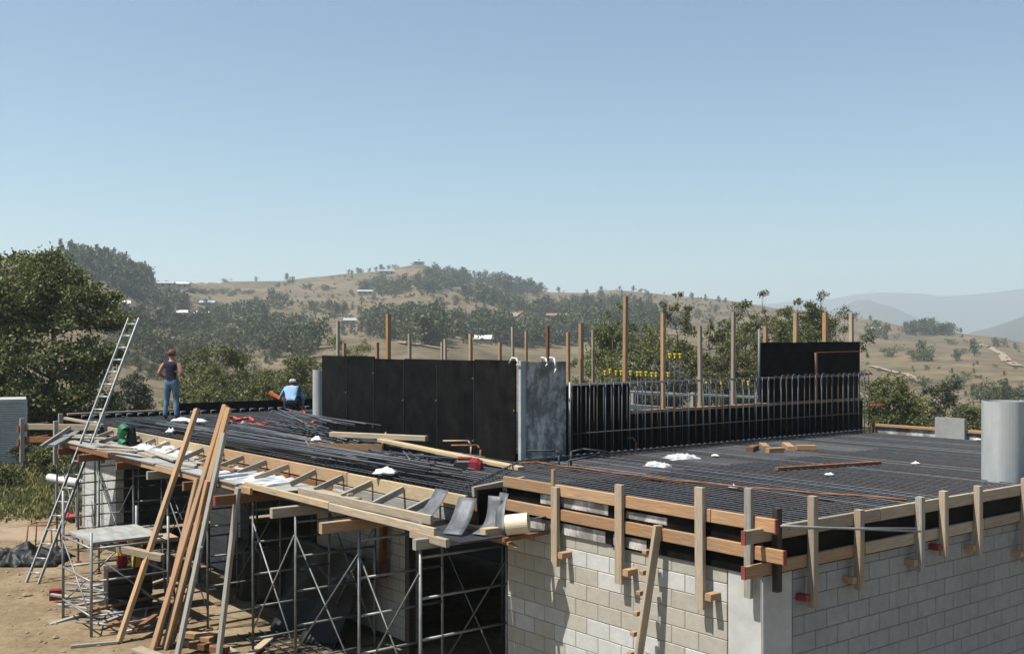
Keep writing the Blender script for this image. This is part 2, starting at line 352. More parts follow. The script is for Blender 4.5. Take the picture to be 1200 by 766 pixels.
range_mesh('mountain_range', [(-1500, 345), (200, 380), (700, 365), (900, 356), (960, 351), (1010, 344), (1040, 342), (1110, 347), (1160, 343), (1200, 338), (1500, 335), (2600, 350)], 5400, 1500, -120)
range_mesh('mountain_range', [(820, 412), (900, 385), (960, 368), (1000, 353), (1018, 351), (1045, 361), (1085, 376), (1130, 393), (1180, 412)], 3500, 900, -100)
range_mesh('hill', [(1060, 412), (1120, 396), (1160, 384), (1200, 370), (1300, 355), (1600, 350), (2200, 380)], 2300, 700, -80)

# ------------------------------------------------------------------ trees
def quads(pts, size, rs, flat=0.0):
    """leaf faces: one quad per point, random tilt"""
    n = len(pts); a = rs.normal(size=(n, 3)); a[:, 2] *= (1 - flat); a /= np.linalg.norm(a, axis=1)[:, None] + 1e-9
    b = rs.normal(size=(n, 3)); b -= (b * a).sum(1)[:, None] * a; b /= np.linalg.norm(b, axis=1)[:, None] + 1e-9
    s = size * rs.uniform(.55, 1.35, n)[:, None]
    a = a * s * .5; b = b * s * .32
    v = np.stack([pts - a, pts - b, pts + a, pts + b], 1).reshape(-1, 3)
    f = np.arange(n * 4).reshape(-1, 4); return v, f
def npmesh(name, v, f, mats=(), mi=None):
    me = bpy.data.meshes.new(name); k = f.shape[1]
    me.vertices.add(len(v)); me.vertices.foreach_set('co', v.astype(np.float32).ravel())
    me.loops.add(f.size); me.loops.foreach_set('vertex_index', f.astype(np.int32).ravel())
    me.polygons.add(len(f)); me.polygons.foreach_set('loop_start', np.arange(0, f.size, k, dtype=np.int32)); me.polygons.foreach_set('loop_total', np.full(len(f), k, np.int32))
    for m in mats: me.materials.append(M[m])
    if mi is not None: me.polygons.foreach_set('material_index', mi.astype(np.int32))
    me.update(calc_edges=True); return me
def limb(mb, a, b, r0, r1, rs, seg=4, wob=.08):
    a = Vector(a); b = Vector(b); pts = []
    for i in range(seg + 1):
        q = i / seg; p = a.lerp(b, q); L = (b - a).length
        if 0 < i < seg: p += Vector(rs.normal(size=3)) * wob * L * .5
        pts.append(p)
    for i in range(seg):
        mb.tube(pts[i], pts[i + 1], r0 + (r1 - r0) * i / seg, 7, 0, r0 + (r1 - r0) * (i + 1) / seg, cap=False)
    return pts
def gum_tree(seed, H, clumps, per, leaf, lean=(0, 0), trunk_r=.16, spread=None, stems=1, drop=0.0):
    """clumps: list of (x, y, z, rx, rz) foliage masses; a limb runs to each; returns trunk and crown geometry"""
    rs = np.random.default_rng(seed); mb = MB(); pts = []
    zlow = min(c[2] - c[4] for c in clumps); fork = Vector((lean[0] * .5, lean[1] * .5, max(.12 * H, zlow * .75)))
    tr = limb(mb, (0, 0, -.15), fork, trunk_r, trunk_r * .72, rs, 4, .05)
    top = Vector((lean[0], lean[1], H * .72)); tp = limb(mb, fork, top, trunk_r * .7, trunk_r * .25, rs, 5, .08)
    for (x, y, z, rx, rz) in clumps:
        c = Vector((x, y, z)); start = min(tr[2:] + tp, key=lambda p: (p - c).length + 2.0 * max(0, p.z - (z - rz * .4)))
        lp = limb(mb, start, c, trunk_r * .34, trunk_r * .09, rs, 4, .10)
        sub = max(4, int(7 * rx)); m = max(8, int(per * rx * rx))
        for k in range(sub):
            d = rs.normal(size=3); d /= np.linalg.norm(d); d[2] = d[2] * .8 + .15; q = rs.uniform(.45, 1.0)
            e = np.array(c) + d * q * np.array([rx, rx, rz]); limb(mb, lp[2], e, trunk_r * .1, trunk_r * .03, rs, 2, .06)
            sp = rs.normal(size=(m // sub + 1, 3)); sp *= np.array([rx, rx, rz * .8]) * rs.uniform(.17, .33)
            sp[:, 2] -= drop * np.abs(rs.normal(size=len(sp))); pts.append(e + sp)
    v, f = quads(np.concatenate(pts), leaf, rs)
    return mb, v, f
def plant_tree(name, loc, seed, H, clumps, per, leaf, label, leafm='leaf', group=None, rot=0, **kw):
    mb, v, f = gum_tree(seed, H, clumps, per, leaf, **kw)
    e = empty(name, loc, label, 'tree', group); mw = Matrix.Translation(loc) @ Matrix.Rotation(rot, 4, 'Z')
    obj('trunk', mb.mesh('trunk', ('bark',), True), None, e, mw)
    obj('crown', npmesh('crown', v, f, (leafm,)), None, e, mw)
    return e
def clump_set(seed, H, n, zr, rad, size, flat=.6, xo=0):
    rs = np.random.default_rng(seed); out = []
    for k in range(n):
        z = rs.uniform(*zr) * H; w = rad * (1 - abs((z / H - .55)) * .7); a = rs.uniform(0, 2 * math.pi); d = w * math.sqrt(rs.uniform(0.02, 1))
        s = size * rs.uniform(.65, 1.3); out.append((math.cos(a) * d + xo, math.sin(a) * d, z, s, s * flat))
    return out
def at_depth(px, y): x = (px - 600) / F * y; return Vector((x, y, terrain(x, y)))

# the big gum at the left edge
b = at_depth(48, 50)
cl = [(0.8, -.5, 8.9, 1.4, .8), (-1.2, .3, 8.7, 1.3, .7), (2.3, -.4, 7.4, 1.3, .75), (.3, -1.1, 7.6, 1.5, .8), (-2.4, -.6, 7.4, 1.6, .9), (-4.0, .2, 8.0, 1.7, .9),
      (2.9, .2, 5.9, 1.1, .6), (4.2, -.5, 6.1, .9, .45), (1.2, -1.4, 6.0, 1.5, .7), (-.9, -1.5, 6.2, 1.4, .8), (-3.2, -1.2, 5.8, 1.7, .9), (3.2, -1.0, 4.5, 1.2, .6),
      (1.4, -1.8, 4.4, 1.5, .7), (-.7, -1.9, 4.4, 1.5, .8), (-3.0, -1.4, 3.9, 1.6, .9), (2.4, -1.6, 3.0, 1.4, .8), (.6, -1.8, 2.8, 1.5, .9), (-1.4, -1.8, 2.6, 1.5, .9), (3.6, -.6, 2.0, 1.1, .8),
      (-5.2, -.4, 5.4, 1.7, 1.0), (-5.0, -.6, 3.0, 1.6, 1.0), (2.2, 1.6, 6.6, 1.4, .8), (-.2, 1.8, 7.0, 1.5, .8), (1.8, 1.6, 4.2, 1.5, .9), (1.4, -1.2, 1.3, 1.3, .9), (-1.0, -1.2, 1.2, 1.4, .9), (3.2, .6, 1.0, 1.1, .8), (-3.4, -.8, 1.6, 1.6, 1.0)]
_r = np.random.default_rng(77)
for k in range(34):
    z = _r.uniform(1.0, 8.4); w_ = 4.9 * math.sqrt(max(.08, 1 - ((z - 4.2) / 5.2) ** 2)); cl.append((_r.uniform(-1.15, .86) * w_, _r.uniform(-1.8, .8), z, _r.uniform(.9, 1.35), .8))
plant_tree('gum_tree', b, 11, 9.6, [(x * .95 - .2, y, z * .99 - .05, r_ * .88, r_ * .70) for x, y, z, r_, q in cl], 1100, .17, 'big dense dark green gum tree rising behind the pale container', 'leaf', trunk_r=.3, lean=(.6, 0))
# trees behind the deck, between the two workers and left of them
mid = [(255, 72, 410, 2.0, 'leaf2', 'bushy olive green tree behind the deck between the two workers'),
       (232, 66, 432, 1.9, 'leaf2', 'low green tree just right of the standing worker'),
       (300, 80, 432, 2.1, 'leaf2', 'round dark green tree behind the black parapet midway between the workers'),
       (338, 92, 414, 2.5, 'leaf2', 'tall green tree rising directly behind the crouching worker'),
       (366, 84, 418, 2.2, 'leaf2', 'green tree against the outer end of the long black form wall'),
       (408, 110, 392, 3.0, 'leaf2', 'yellow green tree top showing over the outer end of the black form wall'),
       (152, 70, 440, 1.3, 'leaf3', 'grey green sapling behind the upper half of the ladder'),
       (275, 64, 458, 1.3, 'leaf', 'low dark bush at the black parapet between the workers'),
       (322, 66, 455, 1.2, 'leaf2', 'low bright bush left of the crouching worker'),
       (1050, 62, 452, 1.3, 'leaf2', 'leafy green bush beyond the end of the rebar wall'),
       (1030, 66, 438, 1.1, 'leaf', 'darker green bush hugging the end of the rebar wall'),
       (1070, 70, 468, 1.1, 'leaf2', 'low green bush behind the brown edge board of the deck'),
       (1106, 80, 440, 1.5, 'leaf3', 'grey feathery tree behind the grey block at the deck edge'),
       (1142, 76, 482, 1.1, 'leaf', 'low dark bush beside the grey column on the far side')]
for i, (px, y, top, rd, lm, lb) in enumerate(mid):
    b = at_depth(px, y); H = EYE + (400 - top) / F * y - b.z
    plant_tree('gum_tree', b, 40 + i, H, clump_set(60 + i, H, 20 + i % 5, (.12, .92), rd, .85 if rd > 1.8 else .65, .85), 900, .15, lb, lm, trunk_r=.05 + H * .012, lean=(random.uniform(-.4, .4), 0))
# slender wind-blown gums behind the rebar wall
slim = [(722, 76, 352, 'leaf', 6, 'slim gum with dark foliage left of the tallest timber stud', 1.6), (752, 70, 380, 'leaf2', 8, 'green leaved gum with leaning pale trunks right of the tallest stud', 1.9),
        (790, 84, 338, 'leafrust', 7, 'thin tall gum with bare stem and a tuft on top', 1.7), (826, 74, 374, 'leaf2', 9, 'bushy olive green gum behind the middle of the rebar wall', 2.0), (862, 78, 362, 'leaf', 10, 'green gum swaying beside the grey steel pipe', 1.8),
        (890, 82, 336, 'leaf2', 9, 'tall wind blown gum above the left edge of the raised black panel', 1.8), (930, 86, 345, 'leaf', 7, 'thin gum with a bent top behind the raised black panel', 1.5), (958, 80, 338, 'leaf', 10, 'tall dark gum with a ragged top behind the raised black panel', 1.4),
        (770, 66, 420, 'leaf3', 8, 'dark low gum behind the yellow capped bars', 1.8), (845, 66, 410, 'leafrust', 8, 'reddish low gum behind the row of yellow caps', 1.8), (912, 70, 372, 'leaf', 9, 'leafy gum just behind the short stud of the raised panel', 1.6),
        (700, 90, 408, 'leaf', 8, 'green gum top behind the thin studs of the worn panel', 1.8), (985, 78, 380, 'leaf3', 8, 'grey green gum behind the last stud of the raised panel', 1.3)]
for i, (px, y, top, lm, nc, lb, rd) in enumerate(slim):
    b = at_depth(px, y); H = EYE + (400 - top) / F * y - b.z; rs = np.random.default_rng(200 + i)
    cl = clump_set(220 + i, H, nc + 14, (.10, .78), rd * 1.2, .85, .9)
    for k in range(4): cl.append((rs.normal() * .5 + (k - 1.5) * .8, rs.normal() * .3, H * rs.uniform(.74, .88), .62, .6))
    cl.append((.35, 0, H * .955, .42, .38)); cl.append((-.8, 0, H * .89, .36, .3))
    plant_tree('gum_tree', b, 240 + i, H, cl, 900, .15, lb, lm, trunk_r=.10, lean=(rs.uniform(-.3, .5), 0), drop=.12)

# hillside trees: a few shapes, many individuals
def far_tree(seed, kind):
    rs = np.random.default_rng(seed); mb = MB()
    if kind == 'round': cl = [(rs.normal() * .2 * (1.15 - z * .5), rs.normal() * .2 * (1.15 - z * .5), z, .22, .19) for z in np.linspace(.16, .82, 10) + rs.uniform(-.05, .05, 10)]; H = 1
    elif kind == 'tall': cl = [(rs.normal() * .10, rs.normal() * .10, z, .17 * (1.15 - z * .6), .13) for z in np.linspace(.14, .95, 9)]; H = 1
    else: cl = [(rs.normal() * .3, rs.normal() * .3, rs.uniform(.12, .5), .24, .18) for _ in range(9)]; H = .8
    mb.tube((0, 0, -.05), (0, 0, .5), .03, 5, 0, .015, cap=False)
    pts = []
    for (x, y, z, rx, rz) in cl:
        mb.tube((0, 0, .25), (x, y, z), .014, 4, 0, .005, cap=False)
        d = rs.normal(size=(40, 3)); d /= np.linalg.norm(d, axis=1)[:, None]; pts.append(np.array([x, y, z]) + d * np.array([rx, rx, rz]) * rs.uniform(.45, 1.05, (40, 1)))
    v, f = quads(np.concatenate(pts), .10, rs)
    tv = np.array(mb.v); tf = np.array([q for q in mb.f if len(q) == 4])
    return np.concatenate([tv, v]), np.concatenate([tf, f + len(tv)]), np.concatenate([np.zeros(len(tf)), np.ones(len(f))])
FT = [far_tree(300 + i, k) for i, k in enumerate(['round', 'round', 'tall', 'bush', 'round', 'tall'])]
FTM = [npmesh('hillside_tree', v, f, ('bark', 'leaffar'), mi) for v, f, mi in FT]
def spread(n, cx, cy, rx, ry, hmin, hmax, kinds=(0, 1, 4), slope=0.0):
    out = []
    for _ in range(n):
        a, q = random.uniform(0, 2 * math.pi), math.sqrt(random.random())
        x = cx + math.cos(a) * q * rx; y = cy + math.sin(a) * q * ry + slope * (x - cx)
        if y < np.interp(x, RX, RY) + 1: y = np.interp(x, RX, RY) + 1
        out.append((x, y, random.uniform(hmin, hmax), random.choice(kinds)))
    return out
woods = spread(230, 118, 328, 72, 18, 7, 12, (2, 5, 0), .25) + spread(70, 180, 366, 42, 12, 6, 10) + spread(80, 225, 380, 45, 11, 6, 10) + spread(85, 322, 395, 52, 26, 7, 11, slope=.25) \
    + spread(130, 345, 350, 42, 16, 7, 12) + spread(110, 405, 360, 55, 9, 6, 11, slope=.1) + spread(50, 452, 345, 32, 9, 6, 11) + spread(170, 485, 383, 60, 22, 6, 11) \
    + spread(330, 590, 350, 105, 16, 6, 12, slope=.16) + spread(260, 610, 388, 105, 20, 6, 11) + spread(150, 715, 380, 55, 28, 6, 11) + spread(50, 250, 345, 60, 3, 3, 5, (3,)) \
    + spread(25, 120, 380, 50, 10, 5, 8) + spread(36, 1090, 391, 28, 4, 6, 10) + spread(14, 1175, 438, 30, 5, 4, 6, slope=.2) + spread(16, 1180, 474, 40, 5, 3, 5) + spread(10, 1175, 408, 25, 5, 4, 6, slope=.3)
lone = spread(42, 240, 400, 90, 40, 4, 8) + spread(45, 450, 345, 130, 35, 3, 7) + spread(36, 760, 365, 110, 25, 3, 7) + spread(9, 1090, 425, 110, 45, 2, 4.5, (0, 1, 3)) \
    + [(x, np.interp(x, RX, RY) + 1.5, random.uniform(4, 7), random.choice((0, 1, 3))) for x in (262, 300, 412, 420, 433, 441, 447, 455, 462, 486, 491, 496, 525, 540, 548, 556, 570, 612, 624, 655, 705, 726, 742, 752, 1003, 1020)] \
    + [(1075, 424, 6, 3), (1083, 424, 7, 0), (1068, 421, 5, 3), (1040, 418, 5, 3), (1047, 419, 5, 3), (1142, 417, 7, 0), (1128, 415, 4, 3), (976, 396, 8, 0), (1030, 396, 11, 0), (1038, 398, 10, 1), (1020, 396, 9, 0), (183, 409, 6, 3), (60, 380, 7, 0), (1110, 402, 4, 3), (1115, 404, 4, 3)]
def tree_mw(px, row, h):
    p = hill_at(px, row); s = h * random.uniform(.9, 1.1)
    return Matrix.Translation(p) @ Matrix.Rotation(random.uniform(0, 6.28), 4, 'Z') @ Matrix.Diagonal((s * random.uniform(.85, 1.25), s * random.uniform(.85, 1.25), s, 1))
for px, row, h, k in lone:
    o = obj('hillside_tree', FTM[k], None, None, tree_mw(px, row, h))
    if 1000 < px: tag(o, 'small lone tree scattered on the bare brown slope beyond the grey column', 'tree', 'lone trees on the right slope')
    elif row < np.interp(px, RX, RY) + 3: tag(o, 'tiny tree standing out against the sky along the hill crest', 'tree', 'trees along the hill crest')
    else:
        wd = {2: 'slim upright', 5: 'slim upright', 3: 'low bushy'}.get(k, 'round headed'); zn = 'on the slope between the dark wood and the white roofs' if px < 210 else 'on the slope below the white roofed houses' if px < 330 else 'on the summit slope' if px < 580 else 'on the slope by the pinkish roofed house' if px < 690 else 'on the slope behind the slender gums'
        tag(o, '%s lone tree %s' % (wd, zn), 'tree', '%s trees %s' % (wd, zn))
HOUSES = [(192, 338), (208, 338), (212, 372), (238, 373), (243, 359), (453, 324), (490, 311), (655, 376), (566, 402), (410, 381), (1024, 390), (142, 362), (428, 346)]
def keep(px, row):
    if any(abs(px - hx) < 13 and -2 < row - hy < 14 for hx, hy in HOUSES): return False
    p = hill_at(px, row); return noise.noise(Vector((p.x * .012, p.y * .008, 4.4))) > -.08
woods = [q for q in woods if keep(q[0], q[1])]
scrub = spread(420, 230, 400, 110, 50, 1, 2.6, (3, 0)) + spread(520, 480, 360, 160, 40, 1.2, 3.0, (3, 0)) + spread(320, 740, 370, 120, 28, 1.2, 3.0, (3, 0)) + spread(70, 1100, 425, 120, 45, .8, 1.8, (3, 0))
woods += scrub
av, af, am = [], [], []; base = 0
for px, row, h, k in woods:
    v, f, mi = FT[k]; m = np.array(tree_mw(px, row, h)); av.append(v @ m[:3, :3].T + m[:3, 3]); af.append(f + base); am.append(mi); base += len(v)
o = obj('hillside_woods', npmesh('hillside_woods', np.concatenate(av), np.concatenate(af), ('bark', 'leaffar'), np.concatenate(am)), None,
        label='dark woods massed over the dry brown hills', cat='woods', kind='stuff')

# tracks worn into the hills
def track(pts, width):
    mb = MB(); c = []
    for (x0, y0), (x1, y1) in zip(pts, pts[1:]):
        for k in range(6): c.append(hill_at(x0 + (x1 - x0) * k / 6, y0 + (y1 - y0) * k / 6))
    vs = []; w_ = width / 2
    for i, p in enumerate(c):
        d = (c[min(i + 1, len(c) - 1)] - c[max(i - 1, 0)]); d.z = 0; d.normalize(); nrm = Vector((-d.y, d.x, 0))
        for sgn in (-1, 1):
            q = p + nrm * w_ * sgn; vs.append((q.x, q.y, max(terrain(q.x, q.y), p.z) + .35))
    mb.add(vs, [(2 * i, 2 * i + 2, 2 * i + 3, 2 * i + 1) for i in range(len(c) - 1)])
    obj('dirt_track', mb.mesh('dirt_track', ('track',), True), None, kind='structure')
track([(1146, 404), (1160, 408), (1174, 416), (1180, 425), (1196, 431)], 3.5)
track([(596, 376), (606, 368), (618, 366), (634, 368), (650, 371)], 4)
track([(430, 333), (450, 329), (462, 326)], 4)
track([(470, 402), (500, 407), (530, 412)], 3)
track([(1020, 430), (1060, 440), (1085, 452)], 2.0)

# houses on the hill
def house(px, row, w_, d_, h_, roof, rot, label, ridge=1.2, wall='housewall'):
    p = hill_at(px, row); e = empty('hillside_house', p, label, 'house', 'houses scattered over the hills'); mw = Matrix.Translation(p) @ Matrix.Rotation(rot, 4, 'Z')
    obj('wall', MB().box(-w_ / 2, w_ / 2, -d_ / 2, d_ / 2, -1.5, h_).mesh('wall', (wall,)), None, e, mw)
    o_ = .6; x, y = w_ / 2 + o_, d_ / 2 + o_
    mb = MB().add([(-x, -y, h_), (x, -y, h_), (x, y, h_), (-x, y, h_), (-x + .2, 0, h_ + ridge), (x - .2, 0, h_ + ridge), (-x, -y, h_ - .18), (x, -y, h_ - .18), (x, y, h_ - .18), (-x, y, h_ - .18)],
                  [(0, 1, 5, 4), (2, 3, 4, 5), (0, 4, 3), (1, 2, 5), (0, 6, 7, 1), (1, 7, 8, 2), (2, 8, 9, 3), (3, 9, 6, 0), (6, 9, 8, 7)])
    obj('roof', mb.mesh('roof', (roof,)), None, e, mw)
    k = max(2, int(w_ / 3.2))
    for i in range(k):
        xx = -w_ / 2 + (i + .5) * w_ / k
        obj('window', MB().box(xx - .6, xx + .6, -d_ / 2 - .06, -d_ / 2 + .05, .9, h_ - .5).mesh('window', ('glass',)), None, e, mw)
house(192, 338, 12, 7, 2.6, 'roofgrey', .1, 'pale roofed house at the left of a pair near the crest'); house(208, 338, 15, 8, 2.8, 'roofwhite', .05, 'long white roofed house at the right of a pair near the crest')
house(212, 372, 5.5, 4, 1.8, 'roofwhite', .2, 'small white roofed house among trees above the standing worker'); house(238, 373, 7, 4.5, 1.8, 'roofwhite', -.1, 'white roofed house in the dark trees right of the smaller one')
house(243, 359, 8, 5, 2.0, 'roofgrey', .1, 'low grey roofed house just above two white roofs'); house(453, 324, 12, 7, 3, 'roofgrey', .15, 'house with a flat grey roof by the track near the summit')
house(490, 311, 7, 6, 3, 'roofgrey', 0, 'small house on the very summit of the hill'); house(655, 376, 17, 8, 3, 'rooftile', .25, 'long house with a pinkish roof beside the pale track', wall='track')
house(566, 402, 5.5, 4, 1.5, 'roofwhite', -.2, 'pale roofed house in trees above the black form wall'); house(410, 381, 5, 4, 1.6, 'roofgrey', .2, 'grey roofed shed on the dry slope left of the tall stud')
house(1024, 390, 7, 5, 2.6, 'roofwhite', 0, 'white roofed house under trees beyond the raised panel'); house(142, 362, 5.5, 4, 1.8, 'roofwhite', .3, 'whitish house at the foot of the dark wood'); house(428, 346, 10, 6, 2.4, 'roofgrey', .1, 'greenish grey roofed shed among trees below the crest', wall='blkgrey')

# ------------------------------------------------------------------ concrete block walls
BLK = {}
def block_mesh(m, L, T=.2, Hh=.192):
    k = (m, round(L, 3), T)
    if k not in BLK:
        bm = bmesh.new(); bmesh.ops.create_cube(bm, size=1); bmesh.ops.scale(bm, vec=(L - .01, T, Hh), verts=bm.verts)
        bmesh.ops.bevel(bm, geom=list(bm.edges), offset=.005, segments=1, affect='EDGES'); me = bpy.data.meshes.new('block'); bm.to_mesh(me); bm.free(); me.materials.append(M[m]); BLK[k] = me
    return BLK[k]
def block_wall(label, s0, t0, axis, length, ztop, rows, colour, skip=None, T=.2, group=None, mort='mortar'):
    """a wall of blocks from (s0, t0) along axis; colour(row, i) picks the block"""
    d = U if axis == 'u' else V; nrm = V if axis == 'u' else U
    rot = Matrix((d, -nrm if axis == 'v' else nrm, Vector((0, 0, 1)))).transposed().to_4x4()
    if axis == 'v': rot = Matrix((d, nrm, Vector((0, 0, 1)))).transposed().to_4x4()
    e = empty('block_wall', P(s0, t0, ztop - rows * .2), label, 'block wall', group)
    zb = ztop - rows * .2
    core = Matrix.Translation(P(s0, t0, 0) + nrm * (T / 2)) @ rot
    obj('mortar', MB().box(.012, length - .012, -T / 2 + .005, T / 2 - .005, zb, ztop - .006).mesh('mortar', (mort,)), None, e, core)
    for r_ in range(rows):
        z = ztop - (r_ + .5) * .2; x = 0.0; i = 0
        L = .2 if r_ % 2 else .4
        while x < length - .05:
            L = min(L, length - x)
            if not (skip and skip(x + L / 2, z)):
                mw = Matrix.Translation(P(s0, t0, z) + d * (x + L / 2) + nrm * (T / 2 + random.uniform(-.002, .002))) @ rot @ Matrix.Rotation(random.uniform(-.004, .004), 4, 'Z')
                obj('block', block_mesh(colour(r_, i), L, T), None, e, mw)
            x += L; L = .4; i += 1
    return e
def front_col(r_, i):
    if r_ in (1, 5, 6, 9): return 'blkwhite' if random.random() < .86 else 'blkbeige'
    return 'blkbeige' if random.random() < .93 else 'blkwhite'
FT_L = 4.22                                                        # length of the sunlit front wall
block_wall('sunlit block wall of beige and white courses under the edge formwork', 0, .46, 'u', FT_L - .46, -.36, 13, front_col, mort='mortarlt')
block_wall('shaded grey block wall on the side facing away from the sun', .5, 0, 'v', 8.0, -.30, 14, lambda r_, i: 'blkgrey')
# concrete corner pier
bm = bmesh.new(); bmesh.ops.create_cube(bm, size=1); bmesh.ops.scale(bm, vec=(.5, .46, 2.78), verts=bm.verts); bmesh.ops.bevel(bm, geom=list(bm.edges), offset=.012, segments=2, affect='EDGES')
bmesh.ops.subdivide_edges(bm, edges=list(bm.edges), cuts=3)
for v in bm.verts: v.co += Vector((noise.noise(v.co * 5), noise.noise(v.co * 5 + Vector((9, 0, 0))), 0)) * .006
me = bpy.data.meshes.new('corner_pier'); bm.to_mesh(me); bm.free()
obj('corner_pier', me, 'render', None, Matrix.Translation(P(.25 - .004, .23 - .004, GZ + 1.39)) @ BM, label='smooth white concrete pier at the building corner', cat='pier')
# recessed walls under the wing
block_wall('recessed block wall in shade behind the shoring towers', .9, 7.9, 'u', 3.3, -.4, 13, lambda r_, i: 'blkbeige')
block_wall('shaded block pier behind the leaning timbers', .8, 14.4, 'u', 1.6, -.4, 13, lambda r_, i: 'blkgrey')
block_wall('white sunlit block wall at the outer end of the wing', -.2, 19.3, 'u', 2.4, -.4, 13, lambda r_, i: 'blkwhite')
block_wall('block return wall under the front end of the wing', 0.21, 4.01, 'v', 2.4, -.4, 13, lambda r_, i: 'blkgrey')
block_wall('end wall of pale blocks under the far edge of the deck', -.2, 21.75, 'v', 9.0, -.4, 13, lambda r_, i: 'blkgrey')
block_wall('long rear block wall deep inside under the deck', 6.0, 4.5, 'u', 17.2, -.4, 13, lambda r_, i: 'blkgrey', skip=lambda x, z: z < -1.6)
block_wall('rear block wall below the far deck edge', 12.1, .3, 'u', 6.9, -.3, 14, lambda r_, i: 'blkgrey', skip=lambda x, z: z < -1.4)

# ------------------------------------------------------------------ deck formwork
dk = empty('deck_formwork', P(3, 8, -.2), 'dark sheeted deck formwork carrying the reinforcing mat', 'deck')
for i in range(5):
    for j in range(3): box('deck_sheet', .02 + i * 2.44, .02 + i * 2.44 + 2.435, .02 + j * 1.42, .02 + j * 1.42 + 1.415, -.20, -.18, 'decksheet', dk)
for i in range(5):
    for j in range(7): box('deck_sheet', -.44 + i * 2.5, -.44 + i * 2.5 + 2.495, 4.29 + j * 2.5, 4.29 + j * 2.5 + 2.495, -.20, -.18, 'decksheet', dk)
for k in range(44): box('joist', -.42, 9.4, 4.5 + k * .4, 4.545 + k * .4, -.39, -.203, 'brown', dk)
for s_ in (2.0, 4.4): box('bearer', s_, s_ + .1, 4.3, 21.7, -.59, -.395, 'brown', dk)

def rebar_mat(label, s0, s1, t0, t1, step_s, step_t, z):
    mb = MB(); n1 = int((t1 - t0) / step_t); n2 = int((s1 - s0) / step_s)
    for k in range(n1 + 1):
        t = t0 + k * step_t + random.uniform(-.012, .012); mb.tube(P(s0, t, z + random.uniform(-.006, .006)), P(s1, t + random.uniform(-.03, .03), z + random.uniform(-.006, .006)), .0075, 4, random.choice((0, 0, 0, 0, 0, 0, 0, 0, 1, 2)), cap=False)
        mb.tube(P(s0, t + .03, z - .10), P(s1, t + .03, z - .10), .008, 4, 0, cap=False)
    for k in range(n2 + 1):
        s_ = s0 + k * step_s + random.uniform(-.012, .012); mb.tube(P(s_, t0, z + .017), P(s_ + random.uniform(-.03, .03), t1, z + .017), .0075, 4, random.choice((0, 0, 0, 0, 0, 0, 0, 0, 1, 2)), cap=False)
        if k % 2: mb.tube(P(s_ + .03, t0, z - .118), P(s_ + .03, t1, z - .118), .008, 4, 0, cap=False)
    # tie wire chairs holding the upper layer
    for k in range(int(n2 / 6) + 1):
        for j in range(int(n1 / 6) + 1):
            a = (s0 + k * step_s * 6, t0 + j * step_t * 6); mb.tube(P(a[0], a[1], -.179), P(a[0], a[1], z), .006, 4, 0, cap=False)
    return obj('rebar_mat', mb.mesh('rebar_mat', ('rebar', 'rebarlt', 'oldrust')), None, label=label, cat='rebar mat', kind='stuff')
rebar_mat('dense reinforcing mat on the deck in front of the rebar wall', .06, 12.1, .08, 6.9, .13, .12, -.02)
rebar_mat('reinforcing mat on the wing deck where the workers are', -.38, 9.0, 4.45, 21.6, .14, .15, -.02)

# dotted line of bar chairs where the two mats meet and along the rebar wall
mb = MB()
for (a, b_) in ((P(-.3, 4.62, 0), P(2.2, 6.6, 0)), (P(2.2, 6.55, 0), P(12.2, 6.55, 0))):
    L = (b_ - a).length; k = int(L / .16); dr = (b_ - a).normalized(); nr = Vector((-dr.y, dr.x, 0))
    mb.path([a + Vector((0, 0, .075)), b_ + Vector((0, 0, .075))], .01, 5, 1); mb.path([a + nr * .12 + Vector((0, 0, .03)), b_ + nr * .12 + Vector((0, 0, .03))], .01, 5, 1)
    for i in range(k): p = a + dr * (i * .16); mb.tube(p + Vector((0, 0, -.03)), p + Vector((0, 0, .075)), .007, 4); mb.tube(p + Vector((0, 0, .085)), p + dr * .05 + Vector((0, 0, .085)), .016, 4)
obj('bar_chair_row', mb.mesh('bar_chair_row', ('rebarlt', 'rebar')), None, label='continuous row of wire bar chairs along the foot of the walls', cat='bar chairs')

# ------------------------------------------------------------------ edge formwork, sunlit side
ef = empty('edge_formwork', P(-.05, 2.2, -.4), 'orange board edge formwork above the sunlit block wall', 'formwork')
for i, (a, b_, m) in enumerate(((.0, 1.55, 'film'), (1.555, 2.2, 'film'), (2.205, 4.2, 'film'))): box('form_panel', -.022, -.002, a, b_, -.40 - .02 * (i == 1), .13, m, ef)
for i, (a, b_, z0, z1) in enumerate(((1.62, 2.16, -.395, -.27), (2.3, 3.85, -.398, -.26), (2.25, 3.5, -.06, .06), (1.3, 1.95, -.05, .03))): box('cement_splash_strip', -.029, -.024, a, b_, z0, z1, 'worn', ef)
up = (0, 0, 1)
wl = {}
for a, b_, m in ((-.22, .62, 'orange'), (.63, 2.02, 'orange'), (2.03, 3.18, 'fir'), (3.19, 4.22, 'orange')): o_ = beam('waler', P(-.052, a, .145), P(-.052, b_, .145), .045, .14, m, ef); wl.setdefault('a', o_)
for a, b_, m in ((-.32, .72, 'orange'), (.73, 2.04, 'orange'), (2.05, 3.16, 'orange'), (3.17, 4.16, 'orange')): o_ = beam('waler', P(-.052, a, -.155), P(-.052, b_, -.155), .045, .14, m, ef); wl.setdefault('b', o_)
for t, z0, z1, m in ((3.12, -.79, .19, 'tan'), (1.98, -.81, .34, 'tan'), (.74, -.86, .44, 'tan')):
    beam('post', P(-.105, t, z0), P(-.105 + .0, t + random.uniform(-.01, .01), z1), .115, .055, m, ef, up=V)
    beam('lug', P(-.16, t - .15, z0 + .16), P(.03, t - .15, z0 + .16), .085, .075, 'fir', ef)
beam('post', P(-.105, .09, -.62), P(-.105, .09, .50), .09, .05, 'grey', ef, up=V)
